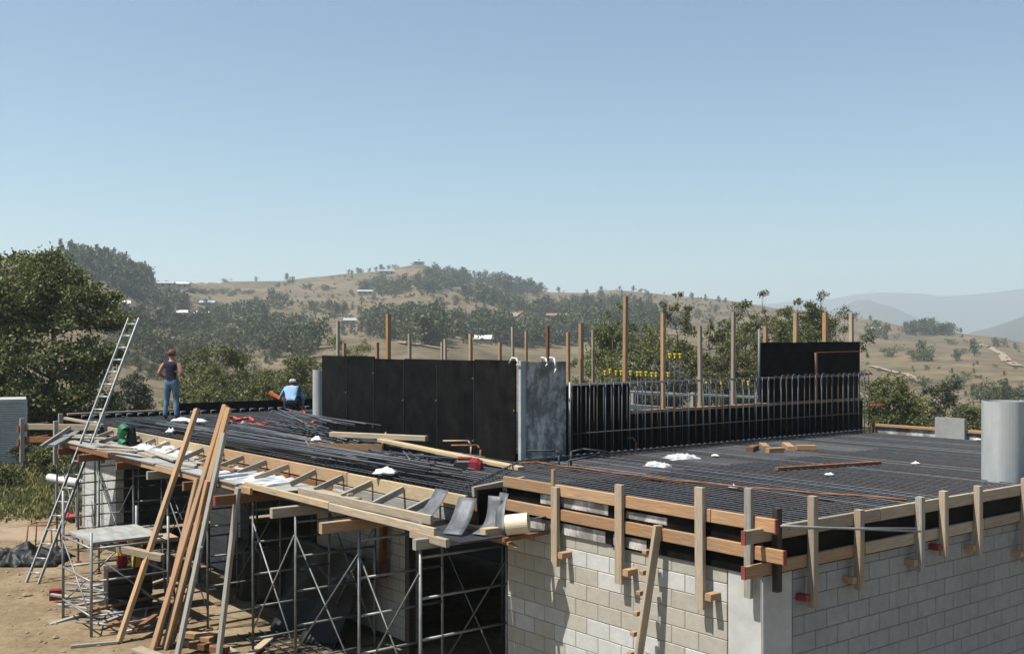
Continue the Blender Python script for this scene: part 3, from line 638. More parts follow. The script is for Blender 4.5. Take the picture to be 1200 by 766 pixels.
beam('stake', P(-.075, 3.2, -.05), P(-.075, 3.19, .40), .05, .045, 'fir', ef, up=V)
for t, z, k in ((-.222, .145, 'a'), (-.322, -.155, 'b')): box('red_end', -.076, -.028, t - .006, t + .008, z - .071, z + .071, 'red', wl[k])
# shaded side
es = empty('edge_formwork', P(4, -.05, -.4), 'tan board edge formwork along the shaded block wall', 'formwork')
for a, b_ in ((.0, 1.9), (1.905, 4.3), (4.305, 6.7), (6.705, 9.0)): box('form_panel', a, b_, -.022, -.002, -.40, .06, 'film', es)
for a, b_, m in ((-.36, 2.0, 'tan'), (2.01, 4.0, 'tan'), (4.01, 6.2, 'tan'), (6.21, 9.0, 'fir')): o_ = beam('waler', P(a, -.052, .04), P(b_, -.052, .04), .045, .14, m, es); wl.setdefault('c', o_)
for a, b_, m in ((-.36, 1.7, 'fir'), (1.71, 4.3, 'tan'), (4.31, 6.6, 'tan'), (6.61, 9.0, 'fir')): o_ = beam('waler', P(a, -.052, -.31), P(b_, -.052, -.31), .045, .13, m, es); wl.setdefault('d', o_)
for z, h, k in ((.04, .07, 'c'), (-.31, .065, 'd')): box('red_end', -.366, -.352, -.077, -.027, z - h - .002, z + h + .002, 'red', wl[k])
def s_at(px):     # s of a photo column on the shaded wall plane
    q = (px - 600) / F; return (C0.x - q * C0.y) / (q * V.y - V.x)
for k, (px, yt, yb) in enumerate(((945, 581, 711), (999, 597, 690), (1070, 582, 669), (1098, 575, 651), (1138, 569, 651), (1193, 560, 658), (1262, 556, 640))):
    s_ = s_at(px) - .05; dd = C0.y + s_ * V.y - .1; z1 = EYE - (yt - 400) * dd / F; z0 = EYE - (yb - 400) * dd / F
    beam('post', P(s_, -.118, z0), P(s_ + random.uniform(-.01, .01), -.118, z1), .085, .085, ('tan', 'tan', 'grey', 'tan', 'tan', 'tan', 'tan')[k], es, up=U)
    lg = beam('lug', P(s_ - .10, -.13, z0 + .11), P(s_ - .10, .03, z0 + .11), .08, .07, 'fir' if k % 3 else 'red', es)
for z in (-.22, -.30, -.36): pass
beam('post', P(.10, -.11, -.55), P(.10, -.11, .30), .085, .07, 'darkwood', es, up=U)
# steel bars laid across the posts, rusty line bar
tube('steel_bar', P(.18, -.19, .10), P(2.55, -.19, -.16), .012, 'galv', label='upper of two grey steel bars lying across the posts at the corner', cat='steel bar')
tube('steel_bar', P(.05, -.196, .135), P(2.62, -.20, -.20), .013, 'galv', label='lower of two grey steel bars lying across the posts at the corner', cat='steel bar')
mb = MB(); a = D(652, 545, .06); b_ = P(s_at(1066), .03, .13); pts = [a.lerp(b_, k / 10) + Vector((0, 0, -.05 * math.sin(math.pi * k / 10) + .012 * (k % 2))) for k in range(11)]
mb.path([a + Vector((-.55, .35, .0)), a + Vector((-.3, .2, .03))] + pts, .014, 6)
obj('rusty_bar', mb.mesh('rusty_bar', ('rust',), True), None, label='long thin rusty bar stretched over the mat to the tan formwork', cat='rebar')
# brace board leaning on the sunlit wall with its cleats
br = empty('brace_board', P(-.8, 1.75, GZ), 'narrow tan board with orange cleats leaning against the sunlit wall', 'board')
a, b_ = P(-.45, 1.66, GZ), P(-.11, 1.36, -.05); beam('board', a, b_, .05, .115, 'tan', br, up=V)
for k in range(9):
    q = .30 + k * .075; p = a.lerp(b_, q); beam('cleat', p + V * -.03 + U * .05, p + V * -.03 + U * .11, .09, .05, 'orange', br)

# ------------------------------------------------------------------ the wing: edge boards, working platform, shoring
we = empty('edge_formwork', P(-.5, 11, -.2), 'yellow pine edge boards along the wing with short kicker braces', 'formwork')
for a, b_, m, z in ((4.45, 7.55, 'yellow', -.13), (7.57, 12.3, 'fir', -.12), (12.32, 15.6, 'yellow', -.12), (15.62, 18.9, 'tan', -.12)): beam('edge_board', P(-.50, a, z), P(-.50, b_, z), .045, .20, m, we)
for k in range(16):
    t = 5.0 + k * .9 + random.uniform(-.06, .06)
    beam('kicker', P(-1.02 + random.uniform(-.12, .08), t + random.uniform(0, .12), -.275), P(-.53, t, -.10), .045, .09, random.choice(('grey', 'grey', 'tan')), we)
for a, b_, m in ((4.5, 8.0, 'grey'), (8.02, 12.1, 'brown'), (12.12, 16.4, 'brown')): beam('lower_edge_board', P(-.50, a, -.335), P(-.50, b_, -.335), .045, .18, m, we)
box('end_form', -.45, -.05, 4.26, 4.30, -.40, .06, 'film', we)
beam('end_board', P(-.48, 4.34, .03), P(.38, 4.34, .10), .05, .13, 'tan', we); beam('end_board', P(-.46, 4.31, -.14), P(.36, 4.31, -.10), .05, .16, 'brown', we)
pf = empty('working_platform', P(-1.0, 12, -.32), 'grey plywood walkway along the wing edge on timber outriggers', 'platform')
tt = 8.2
for k, (L, s0, s1, m) in enumerate(((1.25, -1.42, -.62, 'plygrey'), (2.45, -1.5, -.6, 'plygrey'), (1.3, -1.46, -.6, 'plygrey'), (2.4, -1.52, -.7, 'plygrey'), (1.2, -1.44, -.62, 'tan'), (2.2, -1.5, -.62, 'plygrey'))):
    mw = Matrix.Translation(P((s0 + s1) / 2, tt + L / 2, -.322 + .004 * (k % 2))) @ BM @ Matrix.Rotation(random.uniform(-.02, .02), 4, 'Z')
    obj('platform_board', MB().box(-(s1 - s0) / 2, (s1 - s0) / 2, -L / 2 - .03, L / 2 + .03, -.011, .011).mesh('platform_board', (m,)), None, pf, mw); tt += L
for a_, c_ in ((4.27, 5.2), (5.22, 6.8), (6.82, 8.4)): box('floor_sheet', -1.36, -.48, a_, c_, -.415, -.40, 'decksheet', pf)
box('floor_sheet', -1.34, -.03, 3.42, 4.262, -.415, -.40, 'decksheet', pf)
beam('edge_rail', P(-1.40, 3.86, -.335), P(-1.40, 6.5, -.335), .05, .11, 'tan', pf); beam('edge_rail', P(-1.38, 6.55, -.33), P(-1.40, 9.3, -.315), .05, .10, 'yellow', pf)
beam('edge_rail', P(-1.14, 4.32, -.27), P(-1.16, 7.9, -.29), .05, .12, 'tan', pf); beam('edge_rail', P(-1.44, 9.0, -.39), P(-1.46, 13.9, -.39), .05, .11, 'fir', pf); beam('edge_rail', P(-1.44, 13.95, -.39), P(-1.46, 18.9, -.39), .05, .11, 'brown', pf)
beam('edge_rail', P(-1.40, 3.6, -.43), P(-1.40, 4.4, -.42), .06, .10, 'tan', pf)
for k, t in enumerate((4.4, 5.95, 7.55, 9.25, 11.2, 13.1, 15.0, 17.0, 18.7)):
    end = (-1.3, -1.85, -1.80, -1.95, -1.7, -1.65, -1.6, -1.75, -1.7)[k]
    og = beam('outrigger', P(end, t, -.52), P(.6, t, -.52), .09, .15, ('grey', 'fir', 'tan', 'brown', 'brown', 'tan', 'brown', 'brown', 'brown')[k], pf)
    if k in (3, 7): box('red_end', end - .006, end + .004, t - .046, t + .046, -.596, -.444, 'red', og)
beam('outrigger', P(-1.62, 4.0, -.48), P(-.02, 4.0, -.48), .08, .13, 'grey', pf)

def shoring_frame(t, s0=-1.25, s1=.15, z0=GZ, z1=-.6, label='', tall=True, m='galv'):
    e = empty('shoring_frame', P(s0, t, z0), label, 'scaffold', 'shoring frames under the wing'); r_ = .022
    for s_ in (s0, s1): up_ = tube('upright', P(s_, t, z0 + .03), P(s_, t, z1), r_, m, e); box('base_plate', s_ - .06, s_ + .06, t - .06, t + .06, z0 + .002, z0 + .03, 'rust', up_); tube('screw_jack', P(s_, t, z1), P(s_, t, z1 + .02), .03, 'rust', up_)
    n_ = 5; zs = np.linspace(z0 + .25, z1 - .15, n_)
    for z in zs: tube('rung', P(s0, t, z), P(s1, t, z), .018, m, e, 6)
    return e
def cross_brace(t0, t1, s_, za, zb, label, m='galv'):
    e = empty('cross_brace', P(s_, t0, za), label, 'scaffold', 'cross braces between the shoring frames')
    tube('brace_tube', P(s_ - .03, t0, za), P(s_ - .03, t1, zb), .013, m, e, 6); tube('brace_tube', P(s_ - .055, t0, zb), P(s_ - .055, t1, za), .013, m, e, 6)
TF = [(4.42, 'first'), (5.95, 'second'), (7.85, 'third'), (9.35, 'fourth'), (11.2, 'fifth'), (13.1, 'sixth'), (15.0, 'seventh'), (17.2, 'eighth'), (18.7, 'ninth')]
for i, (t, wd) in enumerate(TF):
    shoring_frame(t, label='%s steel shoring frame counted from the sunlit wall along the wing' % wd, m='galv' if i < 2 else 'tube')  # frames farther along take a darker tube colour standing in for shade
for i in (0, 2, 4, 6):
    for s_ in (-1.22, .2): cross_brace(TF[i][0], TF[i + 1][0], s_, GZ + .35, -.95, 'crossed thin tubes bracing the %s and %s shoring frames, %s side' % (TF[i][1], TF[i + 1][1], 'outer' if s_ < 0 else 'inner'), 'galv' if i == 2 and s_ < 0 else 'tube')  # shade put into the darker tube colour; one outer pair stays bright
cross_brace(18.7, 20.4, -1.1, GZ + .35, -1.1, 'crossed tubes in front of the white sunlit block wall', 'tube'); shoring_frame(20.4, -1.25, -.35, label='tenth steel shoring frame standing before the white sunlit block wall', m='tube')
cross_brace(5.95, 7.85, -1.22, GZ + .35, -.95, 'crossed tubes bracing the second and third shoring frames, outer side', 'tube')
# props deep under the deck
for k, (s_, t) in enumerate(((2.4, 5.6), (2.4, 7.4), (3.8, 6.4), (2.3, 12.6), (2.3, 14), (3.9, 13), (2.4, 17), (2.4, 18.6))): 
    tube('steel_prop', P(s_, t, GZ), P(s_, t, -.40), .03, 'tube', label='dark steel prop standing in the shade under the deck', cat='prop', group='props deep under the deck')
box('dark_post', .25, .37, 7.0, 7.12, GZ, -.4, 'darkwood', label='dark timber post beside the recessed block wall', cat='post')
box('brown_stud', .72, .82, 8.55, 8.66, GZ + 1.1, -.4, 'brown', label='brown stud hanging against the recessed block wall', cat='stud')
# black sheeting hung under the deck
def cloth(name, nx, ny, fn, m, label, cat, group=None, kind=None, thick=.004):
    vs = [fn(i / nx, j / ny) for j in range(ny + 1) for i in range(nx + 1)]; fs = [(j * (nx + 1) + i, j * (nx + 1) + i + 1, (j + 1) * (nx + 1) + i + 1, (j + 1) * (nx + 1) + i) for j in range(ny) for i in range(nx)]
    o = obj(name, MB().add(vs, fs).mesh(name, (m,), True), None, None, None, label, cat, group, kind)
    if thick: md = o.modifiers.new('thickness', 'SOLIDIFY'); md.thickness = thick
    return o
cloth('black_sheeting', 20, 16, lambda u, v: P(.3 + .16 * math.sin(u * 14 + v * 3) * (1.2 - v) - .5 * (1 - v) ** 2, 8.6 + u * 2.4 + .2 * math.sin(v * 5), GZ + .02 + v * 1.5), 'tarp', 'black plastic sheeting slumped under the deck behind the third and fourth frames', 'sheeting')
cloth('black_sheeting', 20, 12, lambda u, v: P(.25 + .12 * math.sin(u * 18 + v * 2), 11.6 + u * 2.2, GZ + .02 + v * 1.1 + .12 * math.sin(u * 9)), 'tarp', 'black plastic sheeting heaped behind the leaning timbers', 'sheeting')

# wing outer end: stepped form boards and posts
wo_ = empty('end_formwork', P(-.8, 19.5, -.3), 'grey post and board formwork round the outer corner of the wing', 'formwork')
for s_, t, z1 in ((-.55, 19.2, .30), (-1.5, 19.6, .12), (-2.0, 20.6, .15), (-1.0, 21.0, .20)): beam('post', P(s_, t, -.9), P(s_, t, z1), .1, .1, 'grey', wo_, up=V)
for z in (-.05, -.36): beam('rail', P(-2.0, 20.7, z), P(-.6, 19.15, z), .05, .14, 'tan' if z > -.2 else 'brown', wo_)
beam('rail', P(-2.1, 20.6, -.1), P(-1.2, 21.4, -.1), .05, .16, 'rust', wo_); beam('rail', P(-2.1, 20.6, -.42), P(-1.2, 21.4, -.42), .05, .16, 'rust', wo_)
box('form_panel', -.62, -.60, 18.95, 21.9, -.42, -.02, 'film', wo_); beam('top_board', P(-.63, 18.9, .02), P(-.63, 21.9, .02), .09, .06, 'tan', wo_)
beam('brace', P(-2.0, 18.95, -.42), P(-1.2, 19.5, -.05), .05, .1, 'grey', wo_)
# far parapet form with bar stubs
pp = empty('parapet_form', P(3, 21.85, -.2), 'low black parapet form along the far deck edge behind the workers', 'formwork')
box('form_panel', 2.3, 7.5, 21.8, 21.86, -.3, .30, 'film', pp); box('form_panel', -.6, 2.295, 21.8, 21.86, -.3, .10, 'film', pp); beam('top_board', P(-.6, 21.83, .125), P(2.29, 21.83, .125), .08, .045, 'tan', pp)
for k in range(26): tube('bar_stub', P(-.3 + k * .29, 21.6, -.05), P(-.3 + k * .29, 21.6, .10), .02, 'rebarlt', pp, 6)
for k in range(26): tube('bar_stub', P(-.3 + k * .29, 21.55, .085), P(-.17 + k * .29, 21.55, .085), .022, 'rebarlt', pp, 6)

# ------------------------------------------------------------------ long black wall form
W0 = D(605, 541, 0); W1 = D(378, 504, 0); wd_ = (W1 - W0) / 6; wn = Vector((-wd_.y, wd_.x, 0)).normalized() ; wn = wn if wn.dot(V) > 0 else -wn
PNL = []; lw = empty('wall_form', W0, 'long black plywood wall form in six tall panels', 'formwork')
for i in range(6):
    a = W0 + wd_ * (i + .004); b_ = W0 + wd_ * (i + .996); mw, L = frame(a, b_); mw.translation = a - wn * random.uniform(0, .006)
    PNL.append(obj('form_panel', MB().box(0, L, -.012, .012, -.14, 1.67 + random.uniform(-.022, .022)).mesh('form_panel', ('film',)), None, lw, mw))
    if i: p = W0 + wd_ * i - wn * .022; beam('seam_tape', p, p + Vector((0, 0, 1.6)), .014, .006, 'decksheet', lw, up=wn); p = W0 + wd_ * i + wn * .035; beam('joint_strip', p - Vector((0, 0, .1)), p + Vector((0, 0, 1.62)), .06, .04, 'grey', lw, up=wn)
for i in range(6):
    for z in ((.85,), (.25, 1.35), (.9,))[i % 3]:
        p = W0 + wd_ * (i + .02) - wn * .02; tube('form_tie', p + Vector((0, 0, z)), p - wn * .02 + Vector((0, 0, z)), .014, 'paint', PNL[i], 6)
def stud(px, top, dy, wpx, m, parent, bottom=-.12):
    """timber stud standing behind a wall; dy = its depth from the camera"""
    p = Vector(((px - 600) / F * dy, dy, 0)); w_ = wpx / F * dy
    beam('stud', p + Vector((0, 0, bottom)), p + Vector((random.uniform(-.02, .02), 0, EYE + (400 - top) / F * dy)), w_ * .62, w_ * .62, m, parent, up=V)
def wall_y(px): # depth of the long wall at a column, pushed behind
    k = 0.0
    while k < 6 and (W0 + wd_ * k).x / (W0 + wd_ * k).y * F + 600 > px: k += .02
    return (W0 + wd_ * k).y
for px, top, w_, m, dy in ((396, 377, 5.5, 'grey', .4), (404, 402, 6, 'fir', .25), (443, 401, 6, 'fir', .25), (455, 368, 7.5, 'orange', .3), (481, 391, 5.5, 'tan', .5), (518, 401, 4, 'tan', .8), (522, 397, 5, 'tan', .4), (552, 391, 6.5, 'fir', .3), (586, 401, 6, 'fir', .3), (601, 383, 5, 'tan', .5)):
    stud(px, top, wall_y(px) + dy, w_, m, lw)
# worn end panel and its timber edge
wp = empty('wall_form', P(2.8, 6.85, 0), 'worn grey form panel splashed with cement at the wall corner', 'formwork')
box('form_panel', 2.40, 3.30, 6.80, 6.83, -.14, 1.66, 'worn', wp); beam('edge_timber', P(2.335, 6.80, -.14), P(2.335, 6.80, 1.68), .11, .07, 'tubecol', wp, up=U)
for px, top, w_, m in ((617, 388, 5, 'fir'), (642, 382, 5.5, 'brown'), (666.7, 389, 6, 'fir'), (681.7, 379, 7.5, 'fir'), (696, 387, 5, 'tan')): stud(px, top, 19.0 + (px - 617) * .012, w_, m, wp)
# ragged white ties over the top edge
for k, (px, lab) in enumerate(((603, 'white cloth rag hooked over the top of the pale edge timber'), (637, 'short white rag hanging on the worn panel'), (647, 'long white rag hanging on the worn panel'))):
    y = 17.75 + (k > 0) * .35; x = (px - 600) / F * y; p = Vector((x, y, 1.70)); L = (.10, .12, .25)[k]
    mb = MB(); pts = [p + Vector((-.09 if k == 0 else 0, .10, -.06)), p + Vector((-.04, .02, .03)), p + Vector((.03, -.06, .02)), p + Vector((.06, -.1, -L * .6)), p + Vector((.03, -.1, -L))]
    mb.path(pts, .014, 6); obj('white_rag', mb.mesh('white_rag', ('whiteplastic',), True), None, label=lab, cat='rag')

# ------------------------------------------------------------------ rebar wall and its back forms
rf = empty('wall_form', P(7, 7.0, 0), 'black back form of the rebar wall with an orange rail and a raised panel', 'formwork')
box('form_panel', 3.34, 5.0, 6.98, 7.0, -.14, 1.26, 'film', rf)
for i, (a, b_) in enumerate(((5.005, 7.4), (7.405, 9.8), (9.805, 12.3))): box('form_panel', a, b_, 6.98, 7.0, -.14, .69, 'film', rf)
for i, (a, b_) in enumerate(((8.75, 10.55), (10.555, 12.25))): box('raised_panel', a, b_, 7.02, 7.04, .74, 1.98 + .012 * i, 'film', rf)
beam('rail', P(5.0, 6.97, .715), P(9.0, 6.97, .715), .09, .06, 'fir', rf); beam('rail', P(9.0, 6.97, .715), P(12.3, 6.97, .715), .09, .06, 'fir', rf)
beam('edge_timber', P(4.99, 7.03, .69), P(4.99, 7.03, 1.28), .05, .05, 'brown', rf, up=U)
beam('batten', P(10.56, 6.97, .74), P(10.56, 6.97, 1.76), .06, .04, 'orange', rf, up=U); beam('batten', P(10.6, 6.98, 1.76), P(12.2, 6.98, 1.78), .03, .02, 'brown', rf)
tube('pipe', P(8.70, 7.0, .70), P(8.70, 7.0, 2.25), .025, 'paint', rf)
for px, top, w_, m, s_dy in ((732, 347, 7.5, 'orange', .25), (777, 367, 7.5, 'fir', .12), (821, 382, 7, 'tan', .12), (858.5, 365, 6.5, 'tan', .12), (896.7, 382, 7, 'orange', .2), (932, 367, 8, 'fir', .2), (966.7, 366, 8, 'orange', .2), (998, 367, 7, 'tan', .2)):
    q = (px - 600) / F; t = 6.9 + s_dy; s_ = (q * (C0.y + t * U.y) - (C0.x + t * U.x)) / (V.x - q * V.y); p = P(s_, t + .1, 0)
    stud(px, top, p.y, w_, m, rf)
rw = empty('rebar_wall', P(7, 6.75, 0), 'row of upright reinforcing bars standing in front of the black form', 'rebar wall')
barm = {}
def bar(h, r_=.009, m='rebarlt', hook=0):
    k = (round(h, 2), m, hook)
    if k not in barm:
        mb = MB().tube((0, 0, -.12), (0, 0, h), r_, 6)
        if hook: mb.path([Vector((0, 0, h)), Vector((.035, 0, h + .03)), Vector((.09, 0, h + .03)), Vector((.125, 0, h))], r_, 6)
        barm[k] = mb.mesh('bar', (m,), True)
    return barm[k]
for k in range(46):
    s_ = 3.38 + k * .195; h = 1.27 + random.choice((0, .01, .02)); hook = 1 if s_ > 8.7 else 0
    obj('bar', bar(h, m=random.choice(('rebarlt', 'rebarlt', 'rebar', 'oldrust')), hook=hook), None, rw, Matrix.Translation(P(s_ + random.uniform(-.015, .015), 6.72, 0)) @ BM @ Matrix.Rotation(random.uniform(-.006, .006), 4, 'Y'))
for k in range(44):
    s_ = 3.46 + k * .2; obj('bar', bar(1.24, m='rebar'), None, rw, Matrix.Translation(P(s_ + random.uniform(-.02, .02), 6.9, 0)) @ BM)
for z, t in ((1.27, 6.735), (1.24, 6.89), (.42, 6.735)): tube('tie_bar', P(3.3, t, z), P(12.3, t, z + .01), .011, 'rebarlt' if z > 1 else 'rebar', rw, 6)
tube('corner_bar', P(3.30, 6.70, -.1), P(3.30, 6.70, 1.31), .02, 'galv', rw)
# bent starter bars at the foot
for k, (px, py, lab) in enumerate(((552, 527, 'tan hooked starter bar at the foot of the black wall'), (655, 540, 'dark bent starter bars by the corner of the worn panel'), (563, 533, 'small rusty hooked bar on the yellow plank'), (745, 523, 'rusty bent bar lying at the foot of the rebar wall'))):
    p = D(px, py + 6, .0); mb = MB(); mb.path([p + Vector((0, 0, -.05)), p + Vector((0, 0, .18)), p + Vector((-.05, 0, .25)), p + Vector((-.5, .1, .24))], .018, 6)
    if k == 1: mb.path([p + Vector((.2, .1, 0)), p + Vector((.2, .1, .22)), p + Vector((.4, .15, .26)), p + Vector((.8, .3, .2))], .018, 6); mb.path([p + Vector((.1, -.2, -.06)), p + Vector((.15, -.1, .1)), p + Vector((.6, .1, .16))], .016, 6)
    obj('starter_bar', mb.mesh('starter_bar', ('rust' if k in (2, 3) else ('yellow' if k == 0 else 'rebar'),), True), None, label=lab, cat='rebar')
# capped bars inside
for k, (px, py, y) in enumerate([(709, 437, 26), (715, 435, 26), (722, 437, 26), (728, 437, 26), (739, 437, 26), (747, 438, 26), (751, 438, 26), (757, 438, 26), (764, 439, 26), (769, 439, 26), (783, 439, 26), (785, 417, 25), (791, 417, 25), (797, 417, 25), (816, 447, 28), (828, 447, 28), (833, 447, 28), (845, 448, 28), (871, 448, 27), (877, 449, 27)]):
    x = (px - 600) / F * y; z = EYE - (py - 400) / F * y; far = 'in the row left of the middle stud' if k < 11 else ('in the taller trio beside the middle stud' if k < 14 else 'in the row right of the middle stud')
    e = empty('capped_bar', (x, y, -.18), 'upright bar with a yellow safety cap ' + far, 'rebar', 'yellow capped bars ' + far)
    tube('bar', (x, y, -.18), (x, y, z), .012, 'rebar', e, 6); obj('cap', MB().tube((0, 0, -.05), (0, 0, .04), .025, 8, 0, .03).tube((0, 0, .04), (0, 0, .06), .042, 8, 0, .036).mesh('cap', ('yellowcap',)), None, e, Matrix.Translation((x, y, z)))
# boards and tape behind the gap
def yz(px, py, y): return Vector(((px - 600) / F * y, y, EYE - (py - 400) / F * y))
rl = empty('guard_rail', yz(740, 470, 23.5), 'white painted guard rail glimpsed through the rebar wall', 'rail')
beam('rail_board', yz(737, 459, 24), yz(888, 465.5, 27), .05, .06, 'whiteplastic', rl); beam('rail_board', yz(737, 476, 23.6), yz(790, 480, 24.4), .05, .11, 'whiteplastic', rl); beam('rail_board', yz(737, 461, 24.4), yz(808, 464, 25), .05, .06, 'grey', rl)
for px in (742, 812, 886): a = yz(px, 462, 24.2 + (px - 742) * .02); beam('rail_post', Vector((a.x, a.y, -.18)), a + Vector((0, 0, .05)), .08, .08, 'grey', rl, up=V)

# ------------------------------------------------------------------ things on the right deck
def crumple(name, c, w_, d_, h, m, label, cat, seed=0, nx=16, ny=12, rot=0.0):
    cr, sr = math.cos(rot), math.sin(rot)
    def fn(u, v):
        x, y = (u - .5) * w_, (v - .5) * d_; e = max(0, 1 - ((u - .5) * 2) ** 2) * max(0, 1 - ((v - .5) * 2) ** 2)
        z = h * e ** .6 * (.55 + .6 * noise.noise(Vector((u * 5 + seed, v * 5, seed)))) + .16 * h * noise.noise(Vector((u * 13, v * 13, seed))) + .10 * h * abs(noise.noise(Vector((u * 29, v * 23, seed))))
        x += .12 * w_ * noise.noise(Vector((u * 3, v * 3, seed + 5))); y += .12 * d_ * noise.noise(Vector((u * 3, v * 3, seed + 9)))
        return (c[0] + x * cr - y * sr, c[1] + x * sr + y * cr, c[2] + max(0.005, z))
    return cloth(name, nx, ny, fn, m, label, cat, thick=.002)
crumple('plastic_bag', D(798, 537, .0), .55, .45, .12, 'plastic', 'larger crumpled clear plastic bag on the mat before the rebar wall', 'plastic bag', 1, rot=.4)
crumple('plastic_bag', D(771, 546, .0), .32, .42, .10, 'plastic', 'smaller crumpled clear plastic bag beside the larger one on the mat', 'plastic bag', 2, rot=.9)
for k, (px, py, L, lab, dx) in enumerate(((882, 528, .42, 'dark ended timber offcut at the left of the offcut heap', .1), (908, 530, .30, 'squat square offcut in the middle of the offcut heap', -.05), (924, 526, .60, 'long flat orange offcut bridging the offcut heap', .3), (944, 527, .30, 'orange square offcut at the right of the offcut heap', -.1), (896, 526, .5, 'offcut lying behind the squat square one', .25))):
    p = D(px, py, 0) + Vector((0, 0, .045)); beam('timber_offcut', p - V * L / 2 - U * dx, p + V * L / 2 + U * dx, .13, .09, ('brown', 'fir', 'orange', 'orange', 'fir')[k], label=lab, cat='offcut', group='timber offcuts on the mat')
a, b_ = D(910, 549, .03), D(1031, 541.5, .03); beam('steel_angle', a, b_, .07, .05, 'rust', label='long rusty steel length lying on the mat by itself', cat='steel bar')
for k, (px, py) in enumerate(((860, 571), (972, 556), (1073, 543), (838, 534), (1146, 515))):
    crumple('litter', D(px, py, .02), .14, .10, .05, 'whiteplastic', ('white scrap on the mat near the corner posts', 'white scrap below the rusty steel length', 'white scrap on the open mat left of the grey column', 'white scrap right of the clear bags', 'white scrap by the far edge boards')[k], 'litter', 10 + k, 6, 5)
# column forms at the right edge
def round_tube(name, base, r_, h, m, label, cat, wall=.012, n=40):
    vs = []; fs = []
    for (rr, z) in ((r_, 0), (r_, h), (r_ - wall, h), (r_ - wall, 0)):
        vs += [(math.cos(i * 2 * math.pi / n) * rr, math.sin(i * 2 * math.pi / n) * rr, z) for i in range(n)]
    for k in range(3): fs += [(k * n + i, k * n + (i + 1) % n, (k + 1) * n + (i + 1) % n, (k + 1) * n + i) for i in range(n)]
    o = obj(name, MB().add(vs, fs).mesh(name, (m,)), None, None, Matrix.Translation(base), label, cat)
    return o
y = 15.6; round_tube('column_form', ((1175.5 - 600) / F * y, y, -.18), 23.5 / F * y, 1.32, 'tubecol', 'thick grey round column form standing on the mat at the formwork', 'column form')
y = 17.2; round_tube('column_form', ((1219 - 600) / F * y, y, -.18), 22 / F * y, 1.24, 'tubecol', 'second grey round column form beyond the first', 'column form')
y = 25.8; round_tube('column_form', ((373 - 600) / F * y, y, -.18), 6.5 / F * y, 1.50, 'tubecol', 'slim grey column form at the outer end of the long black wall', 'column form')
# far edge boards
fe = empty('edge_formwork', P(12.2, 5, -.2), 'low edge form with an orange top board at the far deck edge', 'formwork')
box('form_panel', 12.2, 12.23, .3, 6.6, -.3, .12, 'worn', fe); beam('top_board', P(12.2, 3.9, .16), P(12.2, 6.65, .16), .09, .06, 'orange', fe); beam('top_board', P(12.2, .3, .15), P(12.2, 3.88, .15), .09, .06, 'fir', fe)
box('upright_panel', 12.06, 12.14, 4.45, 5.1, -.17, .42, 'blkgrey', fe); beam('post', P(12.12, 6.62, -.2), P(12.12, 6.62, .2), .07, .07, 'brown', fe, up=V)
tube('red_pipe', yz(1020, 475, 27), yz(1036, 474, 27.4), .02, 'redhose', label='short red and white pipe end beyond the rebar wall', cat='pipe')

# ------------------------------------------------------------------ things on the wing deck
def bundle(label, a, b_, n_, wdt, seed, r_=.014, zz=.05, m=('rebar', 'rebar', 'rebarlt'), ang=.08):
    rs = random.Random(seed); e = empty('rebar_bundle', a, label, 'rebar bundle'); d = (b_ - a).normalized(); nr = Vector((-d.y, d.x, 0))
    for k in range(n_):
        o = nr * rs.uniform(-wdt, wdt); z = zz + .03 * (k % 4) + rs.uniform(0, .03); sh = rs.uniform(-.5, .5); an = rs.uniform(-ang, ang)
        tube('bar', a + o + d * sh + Vector((0, 0, z)), b_ + o + nr * an * 2 + d * sh + Vector((0, 0, z + rs.uniform(-.02, .02))), r_, rs.choice(m), e, 5)
    return e
bundle('long bundle of dark bars stretched along the yellow edge board', P(.05, 5.9, 0), P(.0, 14.2, 0), 24, .28, 1, ang=.16)
bundle('second long bundle of dark bars towards the outer end of the wing', P(.35, 12.4, 0), P(.2, 19.0, 0), 18, .3, 2)
bundle('loose heap of dark bars against the long black wall', D(398, 527, 0), D(288, 503, 0), 30, .5, 3, zz=.08, ang=.35)
bundle('crossed dark bars on top of the loose heap', D(330, 497, .1), D(402, 515, .1), 14, .3, 4, zz=.22, ang=.4)
bundle('short dark bars scattered before the long black wall', D(470, 547, 0), D(425, 539, 0), 14, .35, 5, zz=.04, ang=.4)
bundle('short bars lying behind the red and black tool bag', D(505, 535, 0), D(450, 524, 0), 9, .5, 6, zz=.03, ang=.4)
bundle('thin dark bars strewn across the inner mat', D(560, 547, 0), D(420, 531, 0), 9, .6, 7, zz=.02, ang=.4)
# blockout box
bo = empty('blockout_box', D(410, 528, 0), 'low brown plywood blockout box against the long black wall', 'formwork')
a, b_, c = D(362, 532, 0), D(448, 534, 0), D(452, 519, 0); 
def panel(a, b_, z0, z1, th, m, parent): mw, L = frame(a, b_); obj('side_panel', MB().box(0, L, -th / 2, th / 2, z0, z1).mesh('side_panel', (m,)), None, parent, mw)
panel(a, b_, -.02, .20, .03, 'plybrown', bo); panel(b_, c, -.02, .22, .03, 'plybrown', bo); panel(a + Vector((-.3, 1.2, 0)), a, -.02, .16, .03, 'plybrown', bo)
beam('long_plank', D(446, 518, .2) + Vector((0, 0, .04)), D(611, 549, .02), .16, .06, 'yellow', label='long yellow pine plank sloping from the blockout box to the corner', cat='plank')
beam('grey_plank', D(388, 508.5, .3), D(500, 513.5, .3), .12, .09, 'tan', label='bleached plank lying against the foot of the long black wall', cat='plank')
